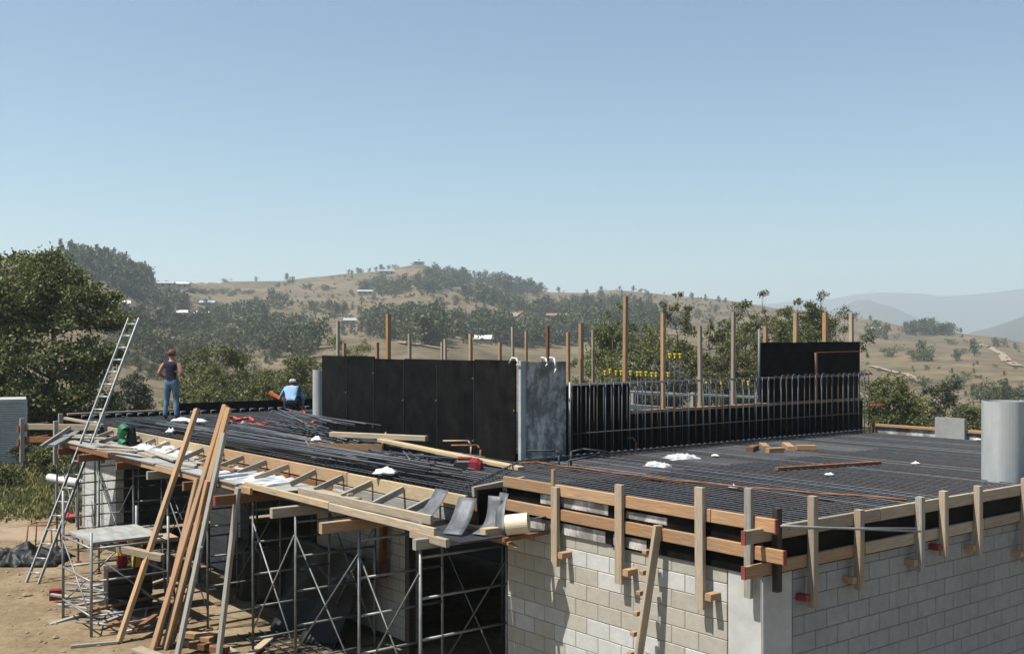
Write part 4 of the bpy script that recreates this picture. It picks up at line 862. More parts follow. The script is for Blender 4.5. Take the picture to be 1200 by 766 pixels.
# tool bag
tb = empty('tool_bag', D(548, 551, 0), 'black and dark red tool bag on the mat near the worn panel', 'bag'); p = D(548, 551, .0)
def loft(name, rings, m, parent, mw, closed=True):
    n_ = len(rings[0]); vs = [v for r_ in rings for v in r_]; fs = [(k * n_ + i, k * n_ + (i + 1) % n_, (k + 1) * n_ + (i + 1) % n_, (k + 1) * n_ + i) for k in range(len(rings) - 1) for i in range(n_)] + [tuple(range(n_ - 1, -1, -1)), tuple(range((len(rings) - 1) * n_, len(rings) * n_))]
    return obj(name, MB().add(vs, fs).mesh(name, (m,), False), None, parent, mw)
mw = Matrix.Translation(p + Vector((0, .15, 0))) @ Matrix.Rotation(-.25, 4, 'Z') @ Matrix.Scale(.8, 4)
sec = lambda x, h, w_: [(x, -w_, 0), (x, w_, 0), (x, w_ * .9, h * .7), (x, w_ * .4, h), (x, -w_ * .4, h), (x, -w_ * .9, h * .7)]
loft('body', [sec(-.26, .16, .12), sec(-.2, .21, .14), sec(.05, .22, .14)], 'blackplastic', tb, mw); loft('end_pocket', [sec(.052, .23, .145), sec(.2, .22, .14), sec(.28, .15, .11)], 'darkred', tb, mw)
loft('flap', [[(x, -.10, .215), (x, .10, .215), (x, .09, .235), (x, -.09, .235)] for x in (-.2, .06)], 'darkred', tb, mw)
for k, (px, py, w_, lab) in enumerate(((452, 554, .34, 'crumpled white sheet behind the yellow edge board'), (371, 516, .22, 'white scrap on the loose bar heap'), (213, 493, .5, 'white sheet at the feet of the standing worker'), (232, 494, .45, 'white sheet right of the standing worker'), (200, 506, .16, 'small white scrap on the dark bars'))):
    crumple('litter', D(px, py, .14 if k == 1 else .05), w_, .25, .12, 'whiteplastic', lab, 'litter', 30 + k, 9, 7)
# red hoses and cans
for k, (x0, y0, x1, y1, lab) in enumerate(((262, 496, 310, 500, 'red hose coiled on the mat left of the bar heap'), (275, 499, 320, 497, 'second red hose crossing the first on the mat'), (352, 498, 378, 494, 'red pipe at the foot of the slim column form'), (340, 482, 358, 485, 'short orange red bar by the crouching worker'), (262, 489, 300, 493, 'thin red hose beyond the coiled one'))):
    a, b_ = D(x0, y0, .06), D(x1, y1, .06); mb = MB(); pts = [a.lerp(b_, q / 8) + Vector((0, .22 * math.sin(q * 1.7 + k), .02 + .02 * math.cos(q))) for q in range(9)]; mb.path(pts, .04 if k != 3 else .03, 7)
    obj('red_hose', mb.mesh('red_hose', ('redhose',), True), None, label=lab, cat='hose')
beam('white_strip', D(355, 502, .06), D(378, 500, .06), .12, .05, 'whiteplastic', label='short white strip before the red pipe', cat='strip')
for k, px in enumerate((268, 275, 285)):
    p = D(px, 503, .0); obj('small_can', MB().tube((0, 0, 0), (0, 0, .16), .06, 10).tube((0, 0, .16), (0, 0, .20), .03, 8).mesh('small_can', (('greenp', 'blackplastic', 'whiteplastic')[k],)), None, None, Matrix.Translation(p), ('green bottle', 'black bottle', 'white bottle')[k] + ' by the red hose on the mat', 'bottle')
p = D(193, 503, .0); bundle('short thick bundle of black bars beside the standing worker', D(240, 512, 0), D(192, 503, 0), 14, .12, 8, r_=.02, zz=.04)
# platform things
def on_pf(px, py): return D(px, py, -.31)
crumple('plastic_sheet', on_pf(190, 530), 1.7, .7, .26, 'plastic', 'crumpled clear plastic sheet on the walkway behind the leaning timbers', 'plastic sheet', 50, 22, 14, rot=-.6)
crumple('plastic_sheet', on_pf(213, 536), .8, .5, .18, 'plastic', 'small clear plastic roll at the timbers on the walkway', 'plastic sheet', 52, 14, 10, rot=-.5)
crumple('plastic_sheet', on_pf(172, 530), .6, .5, .22, 'plastic', 'bluish clear plastic wad beside the green bundle', 'plastic sheet', 53, 14, 10, rot=-.5)
g = on_pf(310, 560); cloth('flat_plastic_sheet', 26, 12, lambda u, v: P(-1.43 + v * .72, 8.75 + u * 2.3 + .1 * v, -.30 + .03 * math.sin(u * 40 + v * 5) * v + .05 * v), 'plastic', 'bluish ribbed plastic sheet spread flat on the walkway plywood', 'plastic sheet', thick=.003)
p = on_pf(143, 524); e = empty('green_bundle', p, 'green wrapped bundle standing upright on the walkway by the ladder', 'bundle')
mb = MB(); pts = [p + Vector((.04 * math.sin(q * 2), 0, .1 * q)) for q in range(6)]
for q in range(5): mb.tube(pts[q], pts[q + 1], .10 + .03 * math.sin(q * 2.1), 8, 0, .10 + .03 * math.sin(q * 2.1 + 2.1), cap=q in (0, 4))
obj('wrap', mb.mesh('wrap', ('greenp',)), None, e); obj('core', MB().tube(p + Vector((.18, .1, 0)), p + Vector((.16, .12, .42)), .13, 8, 0, .09).mesh('core', ('blackplastic',)), None, e)
for k, (x0, y0, x1, y1, m) in enumerate(((60, 522, 95, 503, 'galv'), (70, 510, 120, 512, 'plygrey'), (120, 526, 165, 533, 'plygrey'), (88, 512, 128, 520, 'tan'))):
    a, b_ = D(x0, y0, -.25), D(x1, y1, -.25); beam('loose_board', a, b_ + Vector((0, 0, .04 * k)), .16, .035, m, label=('pale metal strip lying askew at the outer end of the walkway', 'grey board at the outer corner of the walkway', 'grey board lapped along the walkway by the ladder', 'bleached board under the ladder on the walkway')[k], cat='board')
for k in range(5):
    p = P(-.8, 10.4 + k * .8, -.26); beam('timber_offcut', p, p + U * .3 + V * .08, .1, .07, 'tan', label='short bleached offcut tucked between the kicker braces', cat='offcut', group='offcuts between the kickers')
rs = random.Random(21)
for k in range(16):
    t = rs.uniform(5.2, 17.5); s_ = rs.uniform(-1.3, -.75); L = rs.uniform(.5, 1.8); an = rs.uniform(-.18, .18)
    if 9 < t < 11.2: t += 2.4
    p = P(s_, t, -.285 + .035 * (k % 2)); d = U * math.cos(an) + V * math.sin(an); m = rs.choice(('grey', 'tan', 'plygrey', 'grey', 'brown'))
    beam('loose_board', p - d * L / 2, p + d * L / 2, rs.choice((.09, .14, .2)), .035, m, label='%s loose board lying along the walkway among the kicker braces' % ('brown' if m == 'brown' else 'weathered grey' if m != 'tan' else 'bleached tan'), cat='board', group='%s loose boards on the walkway' % ('grey' if m == 'plygrey' else m))
for k, (px, y, h, lm, lb) in enumerate(((12, 37, .7, 'leaf2', 'leafy green weed bush below the container'), (55, 40, .9, 'leaf2', 'tall green weed bush between container and ladder'), (72, 37, .6, 'leaf', 'dark weed bush behind the white pipe'), (38, 42, 1.6, 'leaf3', 'grey green shrub at the container corner'), (95, 44, 1.7, 'leaf', 'dark shrub behind the outer corner of the wing'))):
    b = Vector(((px - 600) / F * y, y, GZ)); e = empty('shrub', b, lb, 'shrub'); mb_, v_, f_ = gum_tree(500 + k, h, clump_set(510 + k, h, 8, (.2, .85), h * .6, .38, .8), 2200, .11, trunk_r=.03)
    obj('stem', mb_.mesh('stem', ('bark',), True), None, e, Matrix.Translation(b)); obj('foliage', npmesh('foliage', v_, f_, (lm,)), None, e, Matrix.Translation(b))
# near end: flashing pieces, pointed plank, pipe stub
def bent(name, a, b_, wdir, w_, arc, m, label, cat):
    """bent strip of sheet metal from a to b, bulging by arc"""
    a = Vector(a); b_ = Vector(b_); d = b_ - a; nrm = d.cross(wdir).normalized()
    return cloth(name, 10, 3, lambda u, v: a + d * u + Vector(wdir) * (v * w_) + nrm * arc * math.sin(math.pi * u), m, label, cat, thick=.005)
bent('flashing', P(-1.20, 4.47, -.33), P(-.62, 4.70, .02), U, .30, -.05, 'flash', 'bent zinc flashing propped beside the end of the yellow edge board', 'flashing')
bent('flashing', P(-1.22, 3.97, -.38), P(-.78, 4.25, .0), -U + V * .4, .26, .05, 'flash', 'curved zinc flashing leaning on the red board end', 'flashing')
bent('flashing', P(-.95, 3.72, -.38), P(-.56, 3.90, .04), -U + V * .3, .20, .14, 'flash', 'deeply curved zinc flashing next to the pointed plank', 'flashing')
bent('flashing', P(-.66, 3.62, -.34), P(-.40, 3.86, .07), -U, .18, -.03, 'flash', 'upright zinc flashing strip near the cream pipe', 'flashing')
bent('flashing', P(-.52, 3.5, -.30), P(-.2, 3.3, -.2), V * .8 + U * .2, .28, .02, 'flash', 'flat zinc flashing lying towards the orange boards', 'flashing')
mb = MB(); a = P(-.72, 4.28, -.40); L = 1.04; y_, z_ = .03, .06
mw, _ = frame(a, P(-.60, 3.25, -.46))
mb.add([(0, -y_, -z_), (0, y_, -z_), (0, y_, z_), (0, -y_, z_), (L * .62, -y_, -z_), (L * .62, y_, -z_), (L * .62, y_, z_), (L * .62, -y_, z_), (L, -y_, -z_), (L, y_, -z_)], [(0, 3, 2, 1), (0, 1, 5, 4), (1, 2, 6, 5), (2, 3, 7, 6), (3, 0, 4, 7), (4, 5, 9, 8), (5, 6, 9), (7, 4, 8), (6, 7, 8, 9)])
obj('pointed_stake', mb.mesh('pointed_stake', ('orange',)), None, None, mw, 'orange timber stake with a sharpened tip sticking out of the platform end', 'stake')
beam('pine_block', P(-.86, 3.62, -.36), P(-.5, 3.6, -.36), .12, .10, 'yellow', label='short yellow pine block under the flashing near the cream pipe', cat='block')
mw, _ = frame(P(-.66, 3.40, -.26), P(-.46, 3.18, -.22))
n_ = 28; vs = []
for rr, x in ((.125, 0), (.125, .28), (.112, .28), (.112, 0)): vs += [(x, math.cos(i * 2 * math.pi / n_) * rr, math.sin(i * 2 * math.pi / n_) * rr) for i in range(n_)]
obj('pipe_stub', MB().add(vs, [(k * n_ + i, k * n_ + (i + 1) % n_, ((k + 1) % 4) * n_ + (i + 1) % n_, ((k + 1) % 4) * n_ + i) for k in range(4) for i in range(n_)]).mesh('pipe_stub', ('pvc',), False), None, None, mw, 'short cream plastic pipe stub lying at the end of the platform', 'pipe')
beam('pipe_bearer', P(-.74, 3.36, -.43), P(-.03, 3.36, -.41), .05, .05, 'brown', label='brown batten carrying the cream pipe stub out from the wall', cat='batten')

# ------------------------------------------------------------------ ladder
ld = empty('ladder', D(38, 683, GZ), 'long aluminium ladder leaning on the outer end of the wing', 'ladder')
a = P(-2.68, 17.1, GZ); a = D(38, 683, GZ); b_ = Vector((-9.0, 25.6, 2.55)); ax = (b_ - a).normalized(); wv = Vector((.91, -.39, 0)); wv = (wv - ax * wv.dot(ax)).normalized(); hw = .17
for sg in (-1, 1): beam('rail', a + wv * hw * sg, b_ + wv * hw * sg * .92,   .03, .065, 'alu', ld, up=ax.cross(wv))
L = (b_ - a).length; n_ = 20
for k in range(n_): c = a + ax * (L * (k + .7) / (n_ + .2)); tube('rung', c - wv * (hw - .017), c + wv * (hw - .017), .02, 'alu', ld, 8)

# ------------------------------------------------------------------ leaning timbers
def lean(bpx, bpy, tpx, tpy, w_, h_, m, label, s_edge=-1.56):
    a = D(bpx, bpy, GZ); lo, hi = 12.0, 30.0
    def test(y):
        b_ = yz(tpx, tpy, y); q = (-.33 - GZ) / (b_.z - GZ); p = a.lerp(b_, q); return ST(p)[0]
    f0 = test(lo) - s_edge
    for _ in range(50):
        mid_ = (lo + hi) / 2
        if (test(mid_) - s_edge) * f0 > 0: lo = mid_
        else: hi = mid_
    b_ = yz(tpx, tpy, lo); return beam('leaning_timber', a + Vector((0, 0, .01)), b_, w_, h_, m, up=U, label=label, cat='timber', group='timbers leaning on the wing')
lean(139, 753, 231, 479, .075, .14, 'fir', 'separate orange timber leaning on the walkway left of the others')
lean(179, 761, 264, 474, .055, .16, 'orange', 'tallest orange timber of the leaning bunch')
lean(193, 760, 268, 477, .05, .19, 'fir', 'wide brown timber leaning right behind the tallest one')
lean(208, 768, 263, 507, .06, .13, 'grey', 'weathered grey timber in front of the leaning bunch')
lean(256, 772, 279, 571, .06, .13, 'grey', 'pale grey timber leaning alone right of the bunch')
lean(184, 757, 231, 560, .05, .12, 'orange', 'short orange timber within the bunch, ending at the walkway underside', -1.62)
lean(199, 757, 243, 563, .05, .12, 'orange', 'second short orange timber within the bunch beside the grey one', -1.62)
lean(203, 752, 236, 640, .04, .05, 'galv', 'thin pale batten leaning inside the bunch', -1.75)

# ------------------------------------------------------------------ low scaffold table
sx = D(107, 746, GZ); sy = D(74, 724, GZ); ev = (sy - sx); ev.z = 0; qv = V * 1.35
st = empty('scaffold_table', sx, 'low tube scaffold with a grey plywood top beside the ladder', 'scaffold')
cs = [sx, sy, sy + qv, sx + qv]; zt = (-1.30, -.75, -1.15, -1.15); ztop = -1.50
for c, z in zip(cs, zt): tube('upright', c, Vector((c.x, c.y, z)), .026, 'galv', st)
for i in range(4):
    c, d = cs[i], cs[(i + 1) % 4]
    for z in (GZ + .35, GZ + .95, ztop - .08): tube('ledger', Vector((c.x, c.y, z)), Vector((d.x, d.y, z)), .02, 'galv', st, 6)
    if i != 2: tube('brace', Vector((c.x, c.y, GZ + .3)), Vector((d.x, d.y, ztop - .15)), .014, 'galv', st, 6)
cc = (cs[0] + cs[2]) / 2; mw = Matrix((ev.normalized(), V, Vector((0, 0, 1)))).transposed().to_4x4(); mw = Matrix.Translation(Vector((cc.x, cc.y, ztop))) @ mw
obj('plywood_top', MB().box(-.72, .72, -.62, .62, -.03, .012).mesh('plywood_top', ('plygrey',)), None, st, mw)
p = cs[3]; beam('cross_timber', Vector((p.x - .9, p.y - .4, -1.62)), Vector((p.x + .15, p.y - .75, -1.75)), .12, .12, 'tan', st)
box_ = lambda name, c, sz, m, label, cat, rz=0.0, **kw: obj(name, MB().box(-sz[0] / 2, sz[0] / 2, -sz[1] / 2, sz[1] / 2, 0, sz[2]).mesh(name, (m,)), None, None, Matrix.Translation(c) @ Matrix.Rotation(rz, 4, 'Z'), label, cat, **kw)
# second small timber stand, drill things under the table
tp = empty('sawhorse', D(178, 718, GZ), 'small brown topped stand right of the scaffold table', 'sawhorse'); p = D(178, 712, GZ)
for dx, dy in ((-.3, -.2), (.3, -.2), (-.3, .25), (.3, .25)): tube('leg', p + Vector((dx * 1.2, dy * 1.2, 0)), p + Vector((dx * .8, dy * .8, 1.28)), .022, 'tube', tp, 6)
obj('top_board', MB().box(-.42, .42, -.28, .28, 1.28, 1.36).mesh('top_board', ('fir',)), None, tp, Matrix.Translation(p) @ Matrix.Rotation(.6, 4, 'Z'))
def can(name, p, r_, h, m, label, cat, top=None):
    e = empty(name, p, label, cat); obj('body', MB().tube((0, 0, 0), (0, 0, h), r_, 14, 0, r_ * .95).mesh('body', (m,)), None, e, Matrix.Translation(p))
    obj('cap', MB().tube((0, 0, h), (0, 0, h + .08), r_ * .5, 10).tube((0, 0, h * .35), (0, 0, h * .55), r_ * 1.02, 14).mesh('cap', (top or m,)), None, e, Matrix.Translation(p)); return e
ph = D(150, 712, GZ); crate = empty('work_crate', ph, 'dark crate standing under the scaffold table', 'crate')
for k in range(3): obj('crate_slat', MB().box(-.4, .4, -.3, .3, .02 + k * .27, .25 + k * .27).mesh('crate_slat', ('darkwood',)), None, crate, Matrix.Translation(ph) @ Matrix.Rotation(.5, 4, 'Z'))
can('red_cylinder', ph + Vector((-.1, -.05, .81)), .10, .62, 'darkred', 'dark red cylinder with a yellow band on the crate under the table', 'cylinder', 'yellowp')
can('yellow_drum', ph + Vector((.2, .0, .81)), .13, .30, 'yellowp', 'yellow plastic drum on the crate under the table', 'drum', 'yellowp')
p = D(183, 690, GZ); can('dark_bucket', p + Vector((0, .2, 0)), .19, .5, 'blackplastic', 'dark bucket behind the leaning timber near the sawhorse', 'bucket')
p = D(66, 702, GZ); box_('red_box', p, (.24, .2, .2), 'darkred', 'small dark red box on the dirt by the scaffold table', 'box', .3)
rs = random.Random(5)
for k in range(26):
    p = D(rs.uniform(92, 190), rs.uniform(676, 742), GZ); a_ = rs.uniform(0, 3.14); L = rs.uniform(.5, 1.7); d = Vector((math.cos(a_), math.sin(a_), rs.uniform(0, .12)))
    m = rs.choice(('grey', 'tan', 'galv', 'brown', 'galv', 'plygrey')); nm = {'galv': 'scrap_tube'}.get(m, 'scrap_timber')
    lab, gp = ('grey steel tube in the scrap heap under the scaffold table', 'scrap tubes under the table') if m == 'galv' else ('piece of scrap timber in the heap under the scaffold table', 'scrap timber under the table')
    z = Vector((0, 0, .05 + .03 * (k % 8)))
    if m == 'galv': tube(nm, p - d * L / 2 + z, p + d * L / 2 + z, .022, 'galv', None, 6, label=lab, cat='scrap', group=gp)
    else: beam(nm, p - d * L / 2 + z, p + d * L / 2 + z, .09, .045, m, label=lab, cat='scrap', group=gp)
# offcuts and planks at the foot of the timbers
for k, (px, py, m) in enumerate(((226, 748, 'fir'), (238, 756, 'orange'), (248, 762, 'fir'), (232, 764, 'brown'), (222, 757, 'fir'), (256, 768, 'brown'), (243, 749, 'tan'))):
    p = D(px, py, GZ); beam('timber_offcut', p + Vector((-.12, .05, .06 + .05 * (k % 2))), p + Vector((.16, -.06, .06 + .05 * (k % 2))), .14, .10, m, label='orange brown offcut in the pile at the foot of the leaning timbers', cat='offcut', group='offcuts at the foot of the timbers')
beam('ground_plank', D(160, 760, GZ + .05), D(190, 771, GZ + .05), .2, .06, 'tan', label='bleached plank flat on the dirt at the foot of the timbers', cat='plank'); beam('ground_plank', D(258, 756, GZ + .05), D(292, 776, GZ + .05), .16, .06, 'tan', label='pale plank on the dirt right of the pale leaning timber', cat='plank')
beam('ground_plank', D(83, 757, GZ + .03), D(138, 752, GZ + .03), .05, .05, 'grey', label='thin stick lying on the dirt before the scaffold table', cat='stick')
beam('ground_plank', D(292, 768, GZ + .05), D(316, 748, GZ + .05), .14, .05, 'tan', label='pale board lying between the third and fourth frames', cat='board')
# dark bars laid on the dirt to stand in for a lattice shadow
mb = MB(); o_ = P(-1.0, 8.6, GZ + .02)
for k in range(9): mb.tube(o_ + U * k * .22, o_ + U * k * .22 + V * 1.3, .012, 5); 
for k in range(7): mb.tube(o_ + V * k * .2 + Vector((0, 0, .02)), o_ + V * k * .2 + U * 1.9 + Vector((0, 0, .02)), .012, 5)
obj('shadow_lattice', mb.mesh('shadow_lattice', ('rebar',)), None, label='dark bar lattice standing in for a lattice shadow on the dirt', cat='shadow lattice')
# tarpaulin heap, stool frame, dirt, pipe
crumple('tarpaulin_heap', D(30, 658, GZ), 1.9, 1.2, .55, 'tarp', 'crumpled black tarpaulin heap on the dirt left of the ladder foot', 'tarpaulin', 70, 60, 44)
sf = empty('stool_frame', D(52, 640, GZ), 'empty rusty steel stool frame behind the tarpaulin heap', 'stool'); p = D(51, 643, GZ); q = [(-.28, -.22), (.28, -.22), (.28, .25), (-.28, .25)]
for x, y in q: tube('leg', p + Vector((x * 1.15, y * 1.15, 0)), p + Vector((x, y, .62)), .018, 'rust', sf, 6)
for i in range(4): x, y = q[i]; x2, y2 = q[(i + 1) % 4]; tube('top_rail', p + Vector((x, y, .62)), p + Vector((x2, y2, .62)), .018, 'rust', sf, 6)
a = D(60, 603, GZ); tube('white_pipe', yz(58, 559, 31) , yz(96, 566, 29.5), .11, 'whiteplastic', None, 16, label='white plastic pipe propped off the weeds beside the ladder', cat='pipe')
for px in (66, 90): p = yz(px, 565, 30.6 - (px - 66) * .04); beam('pipe_stand', Vector((p.x, p.y, GZ)), Vector((p.x, p.y, p.z - .0)), .06, .06, 'grey', up=V, label='grey stake holding up the white pipe', cat='stake', group='stakes under the white pipe')
beam('red_board', D(88, 606, GZ + .15), D(78, 601, GZ + .15), .35, .06, 'redhose', label='faded red board on the dirt behind the ladder', cat='board')
for k in range(3): p = D(100 + k * 4, 613 + k, GZ); box_('brick_stack', p + Vector((0, 0, .0)), (.5, .25, .22 + .1 * k), 'orange', 'orange brown timber block in the stack at the white block wall', 'block', .4 + .1 * k, group='blocks at the white wall')

# ------------------------------------------------------------------ container
ct = empty('container', D(-20, 541, GZ), 'pale grey ribbed shipping container at the edge of the site', 'container'); y = 44.0
x1 = (31 - 600) / F * y; cmw = Matrix.Translation((x1, y, GZ)) @ Matrix.Rotation(R(25), 4, 'Z'); Lc = 6.0; Hc = 2.75
mb = MB(); n_ = 26; vs = []; 
for k in range(n_ + 1):
    zz = .15 + (Hc - .3) * k / n_
    for e_ in (0, .5): vs.append((zz, e_))
prof = []
for k in range(n_): z0 = .14 + (Hc - .28) * k / n_; dz = (Hc - .28) / n_; prof += [(z0, 0), (z0 + dz * .35, -.03), (z0 + dz * .75, -.03), (z0 + dz, 0)]
mb.add([(-Lc, y_ - .0, z) for z, y_ in prof] + [(-.05, y_, z) for z, y_ in prof], [(i, i + 1 + 0, len(prof) + i + 1, len(prof) + i) for i in range(len(prof) - 1)])
obj('side_panel', mb.mesh('side_panel', ('container',)), None, ct, cmw); obj('end_panel', MB().box(-Lc, -.02, .02, 2.4, .1, Hc - .1).mesh('end_panel', ('container',)), None, ct, cmw)
for nm, bx in (('corner_post', (-.08, .03, -.06, .06, 0, Hc)), ('top_rail', (-Lc, .03, -.05, .05, Hc - .14, Hc)), ('bottom_rail', (-Lc, .02, -.05, .05, 0, .14)), ('roof_panel', (-Lc, .0, .051, 2.42, Hc - .1, Hc - .02))): obj(nm, MB().box(*bx).mesh(nm, ('container',)), None, ct, cmw)

# ------------------------------------------------------------------ weeds and stones
rs = np.random.default_rng(5); pts = []
def blades(n_, xr, yr, hmax, clump):
    v = []; cx = rs.uniform(*xr, clump); cy = rs.uniform(*yr, clump)
    k = rs.integers(0, clump, n_); x = cx[k] + rs.normal(size=n_) * .55; y = cy[k] + rs.normal(size=n_) * .55; h = hmax * rs.uniform(.25, 1, n_) * (.5 + .5 * rs.random(clump)[k]); a = rs.uniform(0, 6.28, n_); ln = rs.normal(size=(n_, 2)) * .35
    w_ = rs.uniform(.02, .06, n_); b0 = np.stack([x - np.cos(a) * w_, y - np.sin(a) * w_, np.full(n_, GZ)], 1); b1 = np.stack([x + np.cos(a) * w_, y + np.sin(a) * w_, np.full(n_, GZ)], 1)
    m1 = np.stack([x + ln[:, 0] * h * .4 + np.cos(a) * w_, y + ln[:, 1] * h * .4 + np.sin(a) * w_, GZ + h * .6], 1); t1 = np.stack([x + ln[:, 0] * h, y + ln[:, 1] * h, GZ + h], 1)
    return np.stack([b0, b1, m1, t1], 1).reshape(-1, 3)
v = np.concatenate([blades(16000, (-26, -14.2), (34, 47), .42, 200), blades(6000, (-18, -13), (31, 36), .22, 110), blades(7000, (-30, -12), (46, 57), .8, 120)])
obj('weeds', npmesh('weeds', v, np.arange(len(v)).reshape(-1, 4), ('weed',)), None, label='rank green and yellow weeds beyond the dirt yard', cat='weeds', kind='stuff')
mb = MB(); r2 = random.Random(9)
for k in range(1500):
    x, y = r2.uniform(-14, -3.5), r2.uniform(14.5, 33); s_, t = ST(Vector((x, y, 0)))
    if s_ > -1.2: continue
    q = r2.uniform(.015, .06) * (2.2 if r2.random() < .05 else 1); c = Vector((x, y, GZ + q * .2)); a_ = [r2.uniform(.6, 1.2) for _ in range(6)]
    mb.add([c + Vector((q * a_[0], 0, 0)), c + Vector((0, q * a_[1], 0)), c + Vector((-q * a_[2], 0, 0)), c + Vector((0, -q * a_[3], 0)), c + Vector((0, 0, q * a_[4] * .7)), c - Vector((0, 0, q * .5))], [(0, 1, 4), (1, 2, 4), (2, 3, 4), (3, 0, 4), (1, 0, 5), (2, 1, 5), (3, 2, 5), (0, 3, 5)])
obj('dirt_clods', mb.mesh('dirt_clods', ('track',)), None, label='clods and small stones strewn over the dirt yard', cat='stones', kind='stuff')
crumple('dirt_mound', D(20, 628, GZ - .02), 3.2, 1.6, .3, 'track', 'low mound of turned dirt behind the tarpaulin heap', 'dirt', 90, 20, 12)

# ------------------------------------------------------------------ people
def skin_mesh(joints, edges, sub=2):
    idx = {k: i for i, k in enumerate(joints)}; me = bpy.data.meshes.new('sk'); me.from_pydata([j[0] for j in joints.values()], [(idx[a], idx[b]) for a, b, _ in edges], [])
    o = bpy.data.objects.new('sk', me); COL.objects.link(o); md = o.modifiers.new('s', 'SKIN'); md.use_smooth_shade = True
    for k, (p_, r_) in joints.items():
        sv = me.skin_vertices[0].data[idx[k]]; sv.radius = r_ if isinstance(r_, tuple) else (r_, r_); sv.use_root = (k == next(iter(joints)))
    s2 = o.modifiers.new('u', 'SUBSURF'); s2.levels = sub; s2.render_levels = sub
    dg = bpy.context.evaluated_depsgraph_get(); dg.update(); r_ = bpy.data.meshes.new_from_object(o.evaluated_get(dg)); bpy.data.objects.remove(o); return r_
def person(loc, rz, joints, edges, hands, label, hair=None, cap=None):
    """one continuous body; each face takes the cloth of its nearest bone"""
    me = skin_mesh(joints, edges); bm = bmesh.new(); bm.from_mesh(me)
    mats = []; 
    for _, _, m in edges:
        if m not in mats: mats.append(m)
    bones = [(Vector(joints[a][0]), Vector(joints[b][0]), mats.index(m)) for a, b, m in edges]
    for f in bm.faces:
        c = f.calc_center_median(); best = 9
        for a, b, mi in bones:
            d = b - a; q = max(0, min(1, (c - a).dot(d) / max(d.length_squared, 1e-9))); dist = (c - a - d * q).length
            if dist < best: best = dist; f.material_index = mi
        f.smooth = True
    for (w_, dr, nrm) in hands:                                   # palm and five fingers on each wrist
        w_, dr, nrm = Vector(w_), Vector(dr).normalized(), Vector(nrm).normalized(); sd_ = dr.cross(nrm).normalized()
        for k in range(5):
            if k < 4: off = sd_ * (k - 1.5) * .022; L = (.075, .085, .08, .06)[k]; pts_ = [w_ + dr * .02 + off * .6, w_ + dr * .085 + off, w_ + dr * (.085 + L * .5) + off + nrm * .012, w_ + dr * (.085 + L * .85) + off + nrm * .04]
            else: pts_ = [w_ + dr * .02 - sd_ * .02, w_ + dr * .05 - sd_ * .05, w_ + dr * .085 - sd_ * .06 + nrm * .015, w_ + dr * .11 - sd_ * .055 + nrm * .03]
            fm = skin_mesh({i: (p_, (.013, .010, .009, .008)[i]) for i, p_ in enumerate(pts_)}, [(0, 1, 0), (1, 2, 0), (2, 3, 0)], 1)
            n0 = len(bm.faces); bm.from_mesh(fm); bm.faces.ensure_lookup_table()
            for f in bm.faces[n0:]: f.material_index = mats.index('skin'); f.smooth = True
    out = bpy.data.meshes.new('person'); bm.to_mesh(out); bm.free()
    for m in mats: out.materials.append(M[m])
    mw = Matrix.Translation(loc) @ Matrix.Rotation(rz, 4, 'Z'); o = obj('person', out, None, None, mw, label, 'person')
    def blob(name, c, r_, m, zcut=-9, seed=0, amp=.1):
        b = bmesh.new(); bmesh.ops.create_uvsphere(b, u_segments=20, v_segments=14, radius=1)
        for v in b.verts:
            n_ = 1 + amp * noise.noise(v.co * 3 + Vector((seed, 0, 0))); v.co = Vector((v.co.x * r_[0] * n_, v.co.y * r_[1] * n_, max(v.co.z, zcut) * r_[2] * n_)) + Vector(c)
        k = bpy.data.meshes.new(name); b.to_mesh(k); b.free(); k.polygons.foreach_set('use_smooth', [True] * len(k.polygons)); return obj(name, k, m, o, mw)
    hd = Vector(joints['head'][0])
    for sg in (-1, 1): blob('ear', hd + Vector((sg * .082, 0, .02)), (.014, .03, .035), 'skin')
    blob('nose', hd + Vector((0, .105, .01)), (.016, .025, .022), 'skin')
    for sg in (-1, 1): blob('eye', hd + Vector((sg * .034, .088, .04)), (.012, .01, .008), 'blackplastic')
    blob('mouth', hd + Vector((0, .09, -.05)), (.028, .01, .008), 'darkred')
    if hair: blob('hair', hd + Vector((0, -.018, .055)), (.096, .108, .10), hair, -.85, 3, .22)
    if cap: blob('cap', hd + Vector((0, 0, .085)), (.10, .115, .075), cap, -.3); blob('cap_peak', hd + Vector((0, .13, .07)), (.07, .08, .012), cap)
    return o
J = {'pelvis': ((0, 0, .96), (.155, .11)), 'belly': ((0, .0, 1.10), (.145, .10)), 'chest': ((0, 0, 1.30), (.165, .105)), 'neck0': ((0, -.01, 1.46), (.075, .065)), 'neck': ((0, .01, 1.53), .052), 'head': ((0, .03, 1.63), (.082, .095)), 'crown': ((0, .03, 1.71), (.075, .085)),
     'shL': ((-.17, -.01, 1.43), .066), 'elL': ((-.30, -.03, 1.17), .047), 'wrL': ((-.25, .20, 1.06), .031), 'haL': ((-.21, .27, 1.06), (.04, .022)),
     'shR': ((.17, -.01, 1.43), .066), 'elR': ((.27, -.04, 1.16), .047), 'wrR': ((.25, .19, 1.07), .031), 'haR': ((.21, .26, 1.08), (.04, .022)),
     'hiL': ((-.095, 0, .88), .105), 'knL': ((-.13, .03, .50), .068), 'anL': ((-.15, -.02, .10), .052), 'toL': ((-.18, .15, .035), (.045, .03)),
     'hiR': ((.095, 0, .88), .105), 'knR': ((.10, .05, .50), .068), 'anR': ((.12, .0, .10), .052), 'toR': ((.15, .17, .035), (.045, .03))}
J = {k: ((p_[0] * 1.08, p_[1], p_[2]), tuple(x * 1.12 for x in r_) if isinstance(r_, tuple) else r_ * 1.1) for k, (p_, r_) in J.items()}
